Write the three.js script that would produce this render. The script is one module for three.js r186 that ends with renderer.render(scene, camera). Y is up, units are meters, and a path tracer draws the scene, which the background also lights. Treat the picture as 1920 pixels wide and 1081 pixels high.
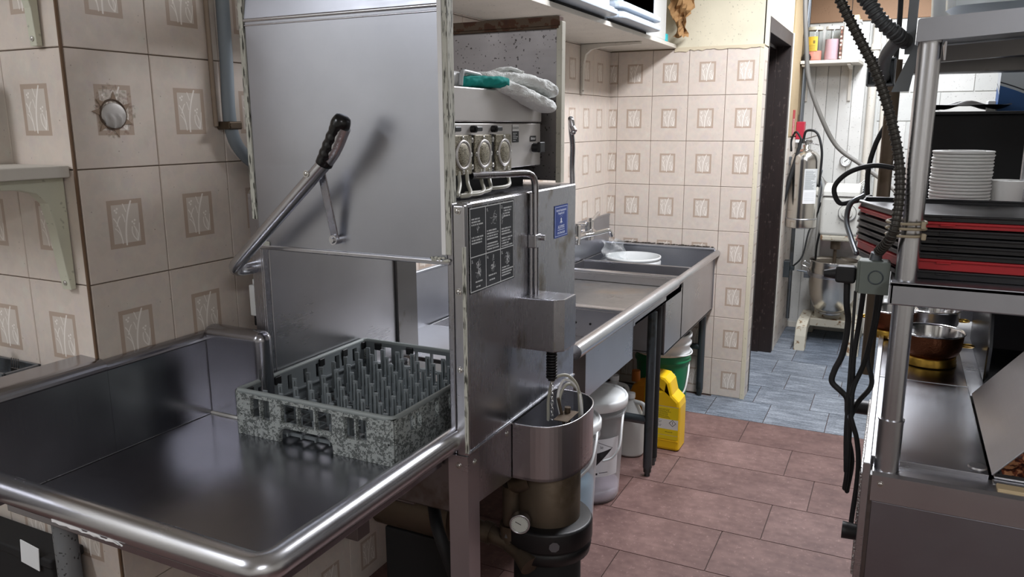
import * as THREE from 'three';
import { RoundedBoxGeometry } from 'three/addons/geometries/RoundedBoxGeometry.js';
import { mergeGeometries } from 'three/addons/utils/BufferGeometryUtils.js';
import { RectAreaLightUniformsLib } from 'three/addons/lights/RectAreaLightUniformsLib.js';

RectAreaLightUniformsLib.init();
const scene = new THREE.Scene();
const renderer = new THREE.WebGLRenderer({ antialias: true });
renderer.toneMapping = THREE.LinearToneMapping;
renderer.toneMappingExposure = 1.0;
renderer.shadowMap.enabled = true;
scene.background = new THREE.Color(0x0a0a0a);

// ---------------------------------------------------------------- camera
const D2R = Math.PI / 180;
const camera = new THREE.PerspectiveCamera(2 * Math.atan(540.5 / 1459) / D2R, 1920 / 1081, 0.05, 60);
camera.position.set(0, 1.58, 0);
camera.rotation.order = 'YXZ';
camera.rotation.set(-11.83 * D2R, 26.36 * D2R, -0.176 * D2R);
scene.add(camera);

// ---------------------------------------------------------------- light settings (the fixtures are built with the ceiling)
const LAMPS = [
  // x, z, length along z, nits, colour
  [-0.3, -3.35, 1.2, 58, 0xf8f9ff],
  [-0.1, -5.35, 1.2, 34, 0xf4f8ff],
  [1.25, 1.0, 1.2, 30, 0xf8f9ff],
  [-2.15, 0.7, 1.2, 24, 0xf4f7ff],  // added unseen lamp, brightens what the door and splash steel reflect
];

// ---------------------------------------------------------------- helpers
let seed = 7;
const rnd = () => { seed = (seed * 1664525 + 1013904223) >>> 0; return seed / 4294967296; };
const V = (x, y, z) => new THREE.Vector3(x, y, z);
const used = {};
function numbered(n) { if (used[n] === undefined) { used[n] = 0; return n; } used[n]++; return n + '_' + String(used[n]).padStart(3, '0'); }

function bx(x0, x1, y0, y1, z0, z1, r = 0.002) {
  const w = Math.abs(x1 - x0), h = Math.abs(y1 - y0), d = Math.abs(z1 - z0), m = Math.min(w, h, d);
  const rr = Math.min(r, m * 0.45);
  const g = rr > 0 ? new RoundedBoxGeometry(w, h, d, 2, rr) : new THREE.BoxGeometry(w, h, d);
  return g.translate((x0 + x1) / 2, (y0 + y1) / 2, (z0 + z1) / 2);
}
function cyl(a, b, r0, r1 = r0, seg = 20) {
  a = V(...a); b = V(...b);
  const d = b.clone().sub(a), L = d.length();
  const g = new THREE.CylinderGeometry(r1, r0, L, seg);
  g.applyQuaternion(new THREE.Quaternion().setFromUnitVectors(V(0, 1, 0), d.normalize()));
  return g.translate((a.x + b.x) / 2, (a.y + b.y) / 2, (a.z + b.z) / 2);
}
function lathe(prof, x = 0, y = 0, z = 0, seg = 36) {
  return new THREE.LatheGeometry(prof.map(p => new THREE.Vector2(p[0], p[1])), seg).translate(x, y, z);
}
function tube(pts, r, n = 48, seg = 10) {
  const c = new THREE.CatmullRomCurve3(pts.map(p => V(...p)), false, 'centripetal');
  const g = new THREE.TubeGeometry(c, n, r, seg, false);
  const a = pts[0], b = pts[pts.length - 1];
  return merge([g, new THREE.SphereGeometry(r, seg, 6).translate(...a), new THREE.SphereGeometry(r, seg, 6).translate(...b)]);
}
function pipe(pts, r, bend = 0.03, seg = 16) {           // straight runs with round elbows
  const P = pts.map(p => V(...p)), out = [P[0]];
  for (let i = 1; i < P.length - 1; i++) {
    const a = P[i - 1].clone().sub(P[i]), b = P[i + 1].clone().sub(P[i]);
    const t = Math.min(bend, a.length() * 0.45, b.length() * 0.45);
    const p0 = P[i].clone().add(a.normalize().multiplyScalar(t)), p2 = P[i].clone().add(b.normalize().multiplyScalar(t));
    out.push(p0.clone());
    for (let k = 1; k < 8; k++) { const s = k / 8; out.push(p0.clone().multiplyScalar((1 - s) * (1 - s)).add(P[i].clone().multiplyScalar(2 * s * (1 - s))).add(p2.clone().multiplyScalar(s * s))); }
    out.push(p2);
  }
  out.push(P[P.length - 1]);
  const path = new THREE.CurvePath();
  for (let i = 0; i < out.length - 1; i++) path.add(new THREE.LineCurve3(out[i], out[i + 1]));
  let len = path.getLength();
  const g = new THREE.TubeGeometry(path, Math.max(24, Math.min(160, Math.round(len / 0.012))), r, seg, false);
  const c0 = cyl([out[0].x, out[0].y, out[0].z], out[0].clone().add(out[1].clone().sub(out[0]).normalize().multiplyScalar(0.002)).toArray(), r, r, seg);
  const n = out.length - 1;
  const c1 = cyl(out[n].clone().add(out[n - 1].clone().sub(out[n]).normalize().multiplyScalar(0.002)).toArray(), [out[n].x, out[n].y, out[n].z], r, r, seg);
  return merge([g, c0, c1]);
}
function shapeOf(pts, holes = []) {
  const s = new THREE.Shape(pts.map(p => new THREE.Vector2(p[0], p[1])));
  for (const h of holes) s.holes.push(new THREE.Path(h.map(p => new THREE.Vector2(p[0], p[1]))));
  return s;
}
function ext(pts, depth, holes, bev) {
  return new THREE.ExtrudeGeometry(shapeOf(pts, holes), { depth: depth - 2 * (bev || 0), bevelEnabled: !!bev, bevelSize: bev || 0, bevelThickness: bev || 0, bevelSegments: 2, bevelOffset: -(bev || 0), curveSegments: 10 }).translate(0, 0, bev || 0);
}
function extZ(pts, z0, z1, holes = [], bev = 0) { return ext(pts, z1 - z0, holes, bev).translate(0, 0, z0); }
const MX = new THREE.Matrix4().makeBasis(V(0, 0, -1), V(0, 1, 0), V(1, 0, 0));
const MY = new THREE.Matrix4().makeBasis(V(1, 0, 0), V(0, 0, -1), V(0, 1, 0));
const ng = a => a.map(p => [-p[0], p[1]]), nz = a => a.map(p => [p[0], -p[1]]);
function extX(zy, x0, x1, holes = [], bev = 0) { return ext(ng(zy), x1 - x0, holes.map(ng), bev).applyMatrix4(MX).translate(x0, 0, 0); }
function extY(xz, y0, y1, holes = [], bev = 0) { return ext(nz(xz), y1 - y0, holes.map(nz), bev).applyMatrix4(MY).translate(0, y0, 0); }
function arc(cx, cy, r, a0, a1, n = 10) { const o = []; for (let i = 0; i <= n; i++) { const a = (a0 + (a1 - a0) * i / n) * D2R; o.push([cx + r * Math.cos(a), cy + r * Math.sin(a)]); } return o; }
function rrect(x0, x1, y0, y1, r) { return [...arc(x1 - r, y1 - r, r, 0, 90, 5), ...arc(x0 + r, y1 - r, r, 90, 180, 5), ...arc(x0 + r, y0 + r, r, 180, 270, 5), ...arc(x1 - r, y0 + r, r, 270, 360, 5)]; }
function flat(g) {
  g = g.index ? g.toNonIndexed() : g;
  for (const k of Object.keys(g.attributes)) if (!['position', 'normal', 'uv'].includes(k)) g.deleteAttribute(k);
  return g;
}
function merge(list) { return list.length === 1 ? list[0] : mergeGeometries(list.map(flat), false); }
function boxUV(g) {                                        // uv in metres, from the side a face points to
  g = flat(g); const p = g.attributes.position, n = g.attributes.normal, uv = new Float32Array(p.count * 2);
  for (let i = 0; i < p.count; i += 3) {
    let ax = 0, ay = 0, az = 0;
    for (let k = 0; k < 3; k++) { ax += n.getX(i + k); ay += n.getY(i + k); az += n.getZ(i + k); }
    ax = Math.abs(ax); ay = Math.abs(ay); az = Math.abs(az);
    for (let k = 0; k < 3; k++) {
      const x = p.getX(i + k), y = p.getY(i + k), z = p.getZ(i + k);
      const q = ax >= ay && ax >= az ? [z, y] : ay >= az ? [x, z] : [x, y];
      uv[(i + k) * 2] = q[0]; uv[(i + k) * 2 + 1] = q[1];
    }
  }
  g.setAttribute('uv', new THREE.BufferAttribute(uv, 2)); return g;
}
function mesh(name, geo, mat, parent, label) {
  if (Array.isArray(geo)) geo = merge(geo);
  if (!geo.userData.keep) { geo = boxUV(geo); }
  const m = new THREE.Mesh(geo, mat); m.name = name; m.castShadow = m.receiveShadow = true;
  if (label) m.userData.label = label;
  if (parent) parent.add(m);
  return m;
}
function keep(g) { g.userData.keep = true; return g; }
function rebase(o) {                                       // moves a thing's origin to the middle of its base
  const b = new THREE.Box3().setFromObject(o), c = V((b.min.x + b.max.x) / 2, b.min.y, (b.min.z + b.max.z) / 2);
  if (o.isMesh) o.geometry = o.geometry.clone().translate(-c.x, -c.y, -c.z);
  for (const k of o.children) k.position.sub(c);
  o.position.add(c);
}
const things = [];
function thing(name, label, category, group) {
  const o = new THREE.Group(); o.name = numbered(name); o.userData = { label, category }; if (group) o.userData.group = group;
  scene.add(o); things.push(o); return o;
}
function solo(name, geo, mat, label, category, group) {
  const o = mesh(numbered(name), geo, mat); o.userData = { label, category }; if (group) o.userData.group = group;
  scene.add(o); things.push(o); return o;
}
function struct(name, geo, mat) { const o = mesh(name, geo, mat); o.userData = { kind: 'structure' }; scene.add(o); return o; }
function structGroup(name) { const o = new THREE.Group(); o.name = name; o.userData = { kind: 'structure' }; scene.add(o); return o; }
function screw(p, axis, r, mat, parent, name = 'screw') {  // a domed screw head whose axis is x or z
  const g = new THREE.SphereGeometry(r, 12, 6, 0, Math.PI * 2, 0, Math.PI / 2).scale(1, 0.6, 1);
  if (axis === 'x') g.rotateZ(-Math.PI / 2); else g.rotateX(Math.PI / 2);
  const washer = axis === 'x' ? cyl([0, 0, 0], [0.0015, 0, 0], r * 1.25, r * 1.25, 14) : cyl([0, 0, 0], [0, 0, 0.0015], r * 1.25, r * 1.25, 14);
  return mesh(name, merge([g, washer]).translate(...p), mat, parent);
}

// ---------------------------------------------------------------- procedural textures
function hash(ix, iy, s) { let h = (ix * 374761393 + iy * 668265263 + s * 2147483647) | 0; h = Math.imul(h ^ (h >>> 13), 1274126177); return ((h ^ (h >>> 16)) >>> 0) / 4294967296; }
function vnoise(x, y, per, s) {
  const ix = Math.floor(x), iy = Math.floor(y), fx = x - ix, fy = y - iy;
  const u = fx * fx * (3 - 2 * fx), v = fy * fy * (3 - 2 * fy), m = (a) => ((a % per) + per) % per;
  const a = hash(m(ix), m(iy), s), b = hash(m(ix + 1), m(iy), s), c = hash(m(ix), m(iy + 1), s), d = hash(m(ix + 1), m(iy + 1), s);
  return a + (b - a) * u + (c - a) * v + (a - b - c + d) * u * v;
}
function fbm(u, v, f, oct, s) { let t = 0, a = 0.5, n = 0; for (let o = 0; o < oct; o++) { t += a * vnoise(u * f, v * f, f, s + o); n += a; a *= 0.5; f *= 2; } return t / n; }
function dataTex(n, fn, srgb, rep) {
  const d = new Uint8Array(n * n * 4);
  for (let y = 0; y < n; y++) for (let x = 0; x < n; x++) {
    const c = fn(x / n, y / n), i = (y * n + x) * 4;
    d[i] = Math.max(0, Math.min(255, c[0])); d[i + 1] = Math.max(0, Math.min(255, c[1])); d[i + 2] = Math.max(0, Math.min(255, c[2])); d[i + 3] = 255;
  }
  const t = new THREE.DataTexture(d, n, n, THREE.RGBAFormat);
  t.magFilter = THREE.LinearFilter; t.minFilter = THREE.LinearMipmapLinearFilter; t.generateMipmaps = true;
  t.wrapS = t.wrapT = THREE.RepeatWrapping; if (rep) t.repeat.set(rep[0], rep[1]);
  if (srgb) t.colorSpace = THREE.SRGBColorSpace; t.needsUpdate = true; return t;
}
function canvasTex(w, h, draw) {
  const c = document.createElement('canvas'); c.width = w; c.height = h; const g = c.getContext('2d'); draw(g, w, h);
  const t = new THREE.CanvasTexture(c); t.colorSpace = THREE.SRGBColorSpace; return t;
}
const gray = f => (u, v) => { const k = f(u, v); return [k, k, k]; };

// brushed stainless steel: streaks along one axis, smears, wiped patches, pitting
function steelRough(along, s) {
  return dataTex(512, gray((u, v) => {
    const st = along ? vnoise(u * 6, v * 256, 256, s) : vnoise(u * 256, v * 6, 256, s);
    return 150 + 44 * (fbm(u, v, 5, 5, s + 3) - 0.5) + 16 * (st - 0.5) + 12 * (fbm(u, v, 24, 3, s + 9) - 0.5);
  }), false, [1.7, 1.7]);
}
function steelColour(s, dirt) {
  return dataTex(512, (u, v) => {
    const k = 232 + 26 * (fbm(u, v, 4, 5, s) - 0.5), d = Math.max(0, fbm(u, v, 12, 5, s + 5) - 0.6) * dirt;
    const pit = 0;
    return [k - d * 160 - pit, k - d * 190 - pit, k + 2 - d * 240 - pit];
  }, true, [1.3, 1.3]);
}
const SR = steelRough(true, 11), SRv = steelRough(false, 21), SC = steelColour(31, 0), SCd = steelColour(41, 1.4);
const std = o => new THREE.MeshStandardMaterial(o);
const M = {};
M.steel = std({ color: 0xd2d2d4, metalness: 1, roughness: 0.5, roughnessMap: SR, map: SC });
M.steelPanel = std({ color: 0xc6c6ca, metalness: 1, roughness: 0.46, roughnessMap: SRv, map: SCd });
M.steelDoor = std({ color: 0xc6c9cf, metalness: 1, roughness: 0.6, roughnessMap: SR, map: SC });
M.steelTop = std({ color: 0xb6b6ba, metalness: 1, roughness: 0.38, roughnessMap: SRv, map: SC });
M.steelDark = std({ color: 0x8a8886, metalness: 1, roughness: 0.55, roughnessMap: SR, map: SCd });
M.tubeSteel = std({ color: 0xdedfe1, metalness: 1, roughness: 0.42, roughnessMap: SR, map: SC });
M.chrome = std({ color: 0xdadada, metalness: 1, roughness: 0.14 });
M.galv = std({ color: 0x8b9196, metalness: 0.85, roughness: 0.6, map: SCd, roughnessMap: SR });
M.galvDark = std({ color: 0x5e676b, metalness: 0.7, roughness: 0.6, map: SCd, roughnessMap: SR });
M.screw = std({ color: 0xc4c2bd, metalness: 1, roughness: 0.3 });
M.black = std({ color: 0x101012, roughness: 0.45 });
M.blackMatte = std({ color: 0x131314, roughness: 0.8 });
M.blackGloss = std({ color: 0x08080a, roughness: 0.25 });
M.rubber = std({ color: 0x17181a, roughness: 0.6 });
const wear = dataTex(256, (u, v) => { const g = fbm(u, v, 6, 5, 61), k = 238 + 14 * (g - 0.5) - (fbm(u, v, 60, 2, 67) > 0.83 ? 40 : 0); return [k, k - 2, k - 6]; }, true, [2, 2]);
M.whitePaint = std({ color: 0xe4e1da, roughness: 0.55, map: wear });
M.whitePlastic = std({ color: 0xe9ecec, roughness: 0.42 });
M.whiteSolid = std({ color: 0xf0f0ee, roughness: 0.6 });
M.creamPaint = std({ color: 0xe9e3cd, roughness: 0.75, map: wear });
M.tan = std({ color: 0xbba684, roughness: 0.8, map: wear });
M.caulk = std({ color: 0xf2f1ec, roughness: 0.6 });
// trim strips with black grime in streaks that follow the length of the strip
const grime = dataTex(256, (u, v) => { const a = fbm(u, v, 6, 4, 71) * 0.5 + 0.5 * vnoise(u * 64, v * 10, 64, 72); const k = a > 0.66 ? 70 : a > 0.61 ? 150 : 226; return [k, k, k - 8]; }, true, [14, 5]);
M.grimyTrim = std({ color: 0xd8d8d2, roughness: 0.6, map: grime });
M.paleTrim = std({ color: 0xcfcdc0, roughness: 0.6, map: wear });
const rust = dataTex(256, (u, v) => { const a = fbm(u, v, 10, 5, 81); return a > 0.5 ? [125 - a * 40, 88 - a * 30, 52] : [118, 104, 90]; }, true, [5, 5]);
M.rusty = std({ color: 0xd8d0c8, metalness: 0.3, roughness: 0.8, map: rust });
M.brass = std({ color: 0xc9a24a, metalness: 1, roughness: 0.3 });
const hammered = dataTex(256, gray((u, v) => 128 + 120 * (fbm(u, v, 20, 2, 91) - 0.5)), false, [12, 12]);
M.copper = std({ color: 0x7d4f38, metalness: 1, roughness: 0.42, bumpMap: hammered, bumpScale: 0.0015 });
M.brownMetal = std({ color: 0x6e6152, metalness: 0.8, roughness: 0.55, map: SCd });
M.redPlastic = std({ color: 0xb01f27, roughness: 0.4 });
M.trayBlack = std({ color: 0x16161a, roughness: 0.36 });
M.clear = new THREE.MeshPhysicalMaterial({ color: 0xf4f7f7, roughness: 0.08, transmission: 1, thickness: 0, ior: 1.45 });
M.milky = new THREE.MeshPhysicalMaterial({ color: 0xeef0ee, roughness: 0.5, transmission: 0.35, thickness: 0 });
const speck = dataTex(256, (u, v) => { const a = fbm(u, v, 40, 3, 185), k = a > 0.56 ? 118 : 196; return [k, k - 4, k - 16]; }, true, [16, 16]);
M.pump = std({ color: 0xd6d2c6, metalness: 0.55, roughness: 0.5, map: speck });
M.milkTube = new THREE.MeshPhysicalMaterial({ color: 0xc4c2b4, roughness: 0.4, transmission: 0.3, thickness: 0 });
M.satin = std({ color: 0xdcd8d3, metalness: 0.55, roughness: 0.75, roughnessMap: SR, map: SC });
M.endPanel = std({ color: 0xa2a2a8, metalness: 1, roughness: 0.6, roughnessMap: SR, map: SC });
const spots = dataTex(512, (u, v) => { const k = 205 + 30 * (fbm(u, v, 6, 4, 301) - 0.5), d = fbm(u, v, 70, 2, 303) > 0.79 ? 90 : 0; return [k - d, k - d - 4, k - d - 6]; }, true, [2.4, 2.4]);
M.spotted = std({ color: 0xc4c2c2, metalness: 0.85, roughness: 0.75, roughnessMap: SR, map: spots });
M.galvLeg = std({ color: 0xaab2b6, metalness: 0.5, roughness: 0.7, map: spots });

// ================================================================ THE ROOM
const wallPaint = std({ color: 0xeceae4, roughness: 0.8, map: wear });
const grout = std({ color: 0x8d7d6c, roughness: 0.9 });
const ceilMat = std({ color: 0xe6e4de, roughness: 0.85 });
struct('ceiling', bx(-2.95, 2.55, 2.7, 2.8, -6.7, 2.55, 0), ceilMat);
struct('wall_right', bx(2.4, 2.55, -0.1, 2.7, -6.7, 2.55, 0), wallPaint);
struct('wall_front', bx(-2.95, 2.4, -0.1, 2.7, 2.4, 2.55, 0), wallPaint);
struct('wall_near_left', bx(-2.95, -2.8, -0.1, 2.7, -1.095, 2.4, 0), wallPaint);

// ---- wall tiles: a printed frame with sprigs on a pale pinkish beige glaze
const TW = 0.208, TH = 0.2525;
function tileCanvas(s, stain) {
  return canvasTex(256, 310, (g, w, h) => {
    seed = s;
    g.fillStyle = '#d9ccc0'; g.fillRect(0, 0, w, h);
    for (let i = 0; i < 900; i++) { const a = rnd() * 0.016; g.fillStyle = rnd() > 0.5 ? `rgba(255,250,240,${a})` : `rgba(120,95,75,${a})`; const r = 4 + rnd() * 26; g.beginPath(); g.ellipse(rnd() * w, rnd() * h, r, r * 0.6, rnd() * 3, 0, 7); g.fill(); }
    for (let i = 0; i < 10; i++) { g.fillStyle = `rgba(70,55,45,${0.2 + rnd() * 0.4})`; g.beginPath(); g.arc(rnd() * w, rnd() * h, 0.6 + rnd() * 1.1, 0, 7); g.fill(); }
    const x0 = 72, x1 = 184, y0 = 88, y1 = 222;
    g.fillStyle = '#b7a494'; g.fillRect(x0, y0, x1 - x0, y1 - y0);
    g.fillStyle = '#d3c9be'; g.fillRect(x0 + 13, y0 + 13, x1 - x0 - 26, y1 - y0 - 26);
    g.strokeStyle = 'rgba(244,238,230,0.95)'; g.lineCap = 'round';
    const L = (w2, ...p) => { g.lineWidth = w2; g.beginPath(); g.moveTo(p[0], p[1]); g.quadraticCurveTo(p[2], p[3], p[4], p[5]); g.stroke(); };
    L(5, 148, 94, 122, 150, 124, 214); L(3, 90, 138, 108, 160, 112, 210); L(3, 98, 160, 104, 140, 110, 134); L(2.5, 92, 166, 108, 176, 112, 206);
    L(2.5, 122, 100, 126, 110, 130, 122); L(3, 160, 206, 140, 190, 146, 166); L(3, 160, 206, 170, 190, 152, 164); L(2.5, 170, 158, 168, 186, 162, 206); L(2, 156, 172, 158, 190, 160, 204);
    L(2.5, 118, 128, 124, 140, 124, 150);
    g.fillStyle = 'rgba(244,238,230,0.95)';
    for (const [a, b] of [[96, 116], [103, 112], [100, 122], [148, 152], [156, 148], [153, 158]]) { g.beginPath(); g.arc(a, b, 3, 0, 7); g.fill(); }
    if (stain) for (let i = 0; i < 260; i++) { const a = rnd() * 6.3, r = 20 + rnd() * 52; g.fillStyle = `rgba(${70 + rnd() * 40},${55 + rnd() * 30},${40 + rnd() * 20},${0.08 + rnd() * 0.16})`; g.beginPath(); g.ellipse(128 + Math.cos(a) * r * 0.9, 158 + Math.sin(a) * r, 1.5 + rnd() * 6, 1 + rnd() * 3, rnd() * 3, 0, 7); g.fill(); }
  });
}
const tileMats = [101, 202, 303, 404].map(s => std({ map: tileCanvas(s), roughness: 0.34 }));
const stainedTile = std({ map: tileCanvas(505, true), roughness: 0.4 });
const tg = {};
function tileGeo(u0, u1, v0, v1) {                          // part of a tile, its print in place; bevelled edge
  const key = [u0, u1, v0, v1].map(a => a.toFixed(3)).join();
  if (tg[key]) return tg[key];
  const gap = 0.0012, b = 0.0014, t = 0.008;
  const X0 = (u0 - 0.5) * TW + gap, X1 = (u1 - 0.5) * TW - gap, Y0 = (v0 - 0.5) * TH + gap, Y1 = (v1 - 0.5) * TH - gap;
  const ring = (i, z) => [[X0 + i, Y0 + i, z], [X1 - i, Y0 + i, z], [X1 - i, Y1 - i, z], [X0 + i, Y1 - i, z]];
  const A = ring(0, 0), B = ring(0, t - b), C = ring(b, t), pos = [], uv = [];
  const tri = (...q) => { for (const p of q) { pos.push(...p); uv.push(p[0] / TW + 0.5, p[1] / TH + 0.5); } };
  for (const [R, S] of [[A, B], [B, C]]) for (let k = 0; k < 4; k++) { const n = (k + 1) % 4; tri(R[k], R[n], S[n]); tri(R[k], S[n], S[k]); }
  tri(C[0], C[1], C[2]); tri(C[0], C[2], C[3]);
  const g = new THREE.BufferGeometry();
  g.setAttribute('position', new THREE.Float32BufferAttribute(pos, 3)); g.setAttribute('uv', new THREE.Float32BufferAttribute(uv, 2)); g.computeVertexNormals();
  return tg[key] = keep(g);
}
let tileN = 0;
function tile(parent, face, s0, row, plane, u0 = 0, u1 = 1, v0 = 0, v1 = 1, mat) {
  // face 'x': wall facing +x, s = -z of the tile's left edge; face 'z': wall facing +z, s = x of the left edge (both of the whole tile)
  const m = mesh('tile', tileGeo(u0, u1, v0, v1), mat || tileMats[(tileN * 7 + (tileN >> 2)) % 4], parent); tileN++;
  const y = -0.0255 + row * TH + TH / 2, c = s0 + TW / 2;
  if (face === 'x') { m.position.set(plane, y, -c); m.rotation.y = Math.PI / 2; } else m.position.set(c, y, plane);
  m.rotation.z = 0;
  return m;
}
const wl = struct('wall_left', bx(-2.8, -1.585, -0.1, 2.7, -4.7, -1.097, 0), grout);
for (let c = 0; c < 17; c++) for (let r = 0; r < 9; r++) {
  const s = 1.093 + c * TW, u1 = Math.min(1, (4.503 - s) / TW); if (u1 < 0.1) continue;
  tile(wl, 'x', s, r, -1.585, 0, u1, r ? 0 : 0.1, 1, c === 0 && r === 6 ? stainedTile : null);
}
for (let c = 0; c < 4; c++) for (let r = 0; r < 9; r++) tile(wl, 'z', -1.581 - (c + 1) * TW, r, -1.097, 0, 1, r ? 0 : 0.1, 1);
const cornerBead = mesh('corner_grout', [cyl([-1.5815, 0, -1.0905], [-1.5815, 2.3, -1.0905], 0.004, 0.004, 6)], std({ color: 0x6f5844, roughness: 0.9 }), wl, 'brown grout line down the tiled corner');

const wb = struct('wall_back', [bx(-1.585, -0.72, -0.1, 2.7, -4.63, -4.505, 0)], grout);
for (let r = 0; r < 8; r++) {
  const v0 = r ? 0 : 0.1;
  tile(wb, 'z', -1.532 - TW * 0.7, r, -4.505, 0.47, 0.7, v0, 1);
  for (let c = 0; c < 3; c++) tile(wb, 'z', -1.532 + c * TW, r, -4.505, 0, 1, v0, 1);
  tile(wb, 'z', -0.908, r, -4.505, 0, 0.84, v0, 1);
  tile(wb, 'x', 4.5 - TW * 0.1, r, -0.72, 0.1, 0.71, v0, 1);
}
mesh('corner_bead', extY([[-0.7355, -4.497], [-0.7335, -4.4945], [-0.7135, -4.4945], [-0.7105, -4.497], [-0.7105, -4.502], [-0.7355, -4.502]], 0, 1.995), M.creamPaint, wb, 'cracked cream corner filler');
mesh('upper_plaster', [bx(-1.584, -0.712, 2.0, 2.7, -4.505, -4.494, 0.001), bx(-0.72, -0.711, 2.0, 2.7, -4.63, -4.494, 0.001)], M.creamPaint, wb, 'cream painted plaster above the tiles');
{ // ragged edge of plaster over the top tile row
  const pts = [[-1.2, 2.004]]; for (let i = 0; i <= 22; i++) pts.push([-1.2 + i * 0.0221, 1.992 - rnd() * 0.011 - (i < 4 ? 0.008 : 0)]); pts.push([-0.713, 2.004]);
  mesh('plaster_edge', extZ(pts, -4.4955, -4.4915), std({ color: 0xcfc3a8, roughness: 0.9 }), wb, 'ragged torn plaster edge');
}

const wd = struct('wall_doorway', [bx(-0.95, -0.72, -0.1, 2.7, -6.4, -5.62, 0), bx(-0.95, -0.72, 2.17, 2.7, -5.62, -4.63, 0)], M.creamPaint);
for (let c = 0; c < 4; c++) for (let r = 0; r < 6; r++) {
  const s = 5.625 + c * TW, u1 = Math.min(1, (6.385 - s) / TW); if (u1 < 0.1) continue;
  tile(wd, 'x', s, r, -0.72, 0, u1, r ? 0 : 0.1, 1);
}
mesh('tan_panel', bx(-0.72, -0.712, 1.5, 2.7, -6.39, -5.66, 0.001), M.tan, wd, 'tan painted boarding above the tiles');
mesh('edge_trim', bx(-0.722, -0.708, 0, 2.17, -5.66, -5.622, 0.002), M.whitePaint, wd, 'pale worn edge strip beside the doorway');

const darkWood = dataTex(256, (u, v) => { const g = fbm(u, v, 6, 4, 131), st = vnoise(u * 90, v * 6, 90, 133), ch = fbm(u, v, 40, 3, 137) > 0.74 ? 40 : 0; return [48 + 16 * g + 10 * st + ch, 40 + 12 * g + 8 * st + ch, 38 + 12 * g + 7 * st + ch]; }, true, [2, 1]);
const doorFrameMat = std({ color: 0xbdb3ae, map: darkWood, roughness: 0.45 });
const door = structGroup('door_1');
mesh('door_frame', [bx(-0.9, -0.712, 0, 2.165, -4.67, -4.632, 0.003), bx(-0.9, -0.712, 0, 2.165, -5.618, -5.56, 0.003), bx(-0.9, -0.712, 2.08, 2.165, -5.56, -4.67, 0.003)], doorFrameMat, door, 'dark brown door frame');
mesh('door_stop', [bx(-0.86, -0.80, 0, 2.08, -5.56, -5.545, 0.002), bx(-0.86, -0.80, 2.06, 2.08, -5.56, -4.67, 0.002)], doorFrameMat, door);
mesh('door_leaf', bx(-0.9, -0.862, 0.008, 2.075, -5.556, -4.675, 0.003), std({ color: 0x252838, roughness: 0.5 }), door, 'dark blue black door leaf');
mesh('door_handle', [cyl([-0.862, 1.0, -4.74], [-0.82, 1.0, -4.74], 0.01), new THREE.SphereGeometry(0.026, 16, 10).translate(-0.81, 1.0, -4.74)], M.steelDark, door);

const wf = struct('wall_far', bx(-0.95, 2.4, -0.1, 2.7, -6.55, -6.4, 0), std({ color: 0xdcdedd, roughness: 0.7, map: wear }));
const plankMats = [0xe2e4e4, 0xe8eaea, 0xdde0e0].map(c => std({ color: c, roughness: 0.55, map: wear }));
for (let i = 0; i < 6; i++) mesh('plank', bx(-0.716 + i * 0.086, -0.716 + i * 0.086 + 0.083, 0.04, 2.3, -6.4, -6.388, 0.003), plankMats[i % 3], wf);
for (let i = 0; i < 12; i++) for (let k = 0; k < 5; k++) { // painted concrete blocks right of the boarding
  const off = i % 2 ? 0.2 : 0, x0 = -0.19 + k * 0.4 - off, x1 = x0 + 0.392; if (x1 < -0.15) continue;
  mesh('block', bx(Math.max(x0, -0.19), x1, i * 0.2 + 0.004, i * 0.2 + 0.196, -6.4, -6.392, 0.002), plankMats[(i + k) % 3], wf);
}
mesh('brown_boarding', [bx(-0.71, -0.42, 2.31, 2.7, -6.4, -6.38, 0.002), bx(-0.415, 0.6, 2.31, 2.7, -6.4, -6.38, 0.002)], std({ color: 0x9a7a60, roughness: 0.7, map: wear }), wf, 'brown boarding at the top of the far wall');
mesh('skirting', bx(-0.716, -0.19, 0, 0.045, -6.4, -6.385, 0.002), M.whitePaint, wf);

// ---- floor
const fl = struct('floor', bx(-2.95, 2.55, -0.12, -0.004, -6.7, 2.55, 0), std({ color: 0x4b3b37, roughness: 0.85 }));
const redTex = dataTex(512, (u, v) => {
  const a = fbm(u, v, 6, 5, 151) - 0.5, b = fbm(u, v, 40, 3, 157) - 0.5, st = vnoise(u * 10, v * 70, 70, 158) - 0.5, w = fbm(u, v, 120, 2, 159) > 0.8 ? 22 : 0;
  const k = 44 * a + 26 * b + 8 * st;
  return [114 + k + w, 87 + k * 0.95 + w, 82 + k * 0.9 + w];
}, true, [1, 1]);
const greyTex = dataTex(512, (u, v) => {
  const a = fbm(u, v, 8, 4, 161) - 0.5, st = vnoise(u * 14, v * 150, 150, 163) - 0.5, b = vnoise(u * 190, v * 190, 190, 167) - 0.5;
  const k = 46 * a + 54 * st + 34 * b;
  return [124 + k, 131 + k, 140 + k];
}, true, [1, 1]);
const redTone = [0xffffff, 0xfaf7f6, 0xf4f0ef].map(c => std({ color: c, map: redTex, roughness: 0.55 }));
const greyTone = [0xffffff, 0xeef1f4, 0xdfe4ea].map(c => std({ color: c, map: greyTex, roughness: 0.5 }));
const ftg = {};
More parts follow.
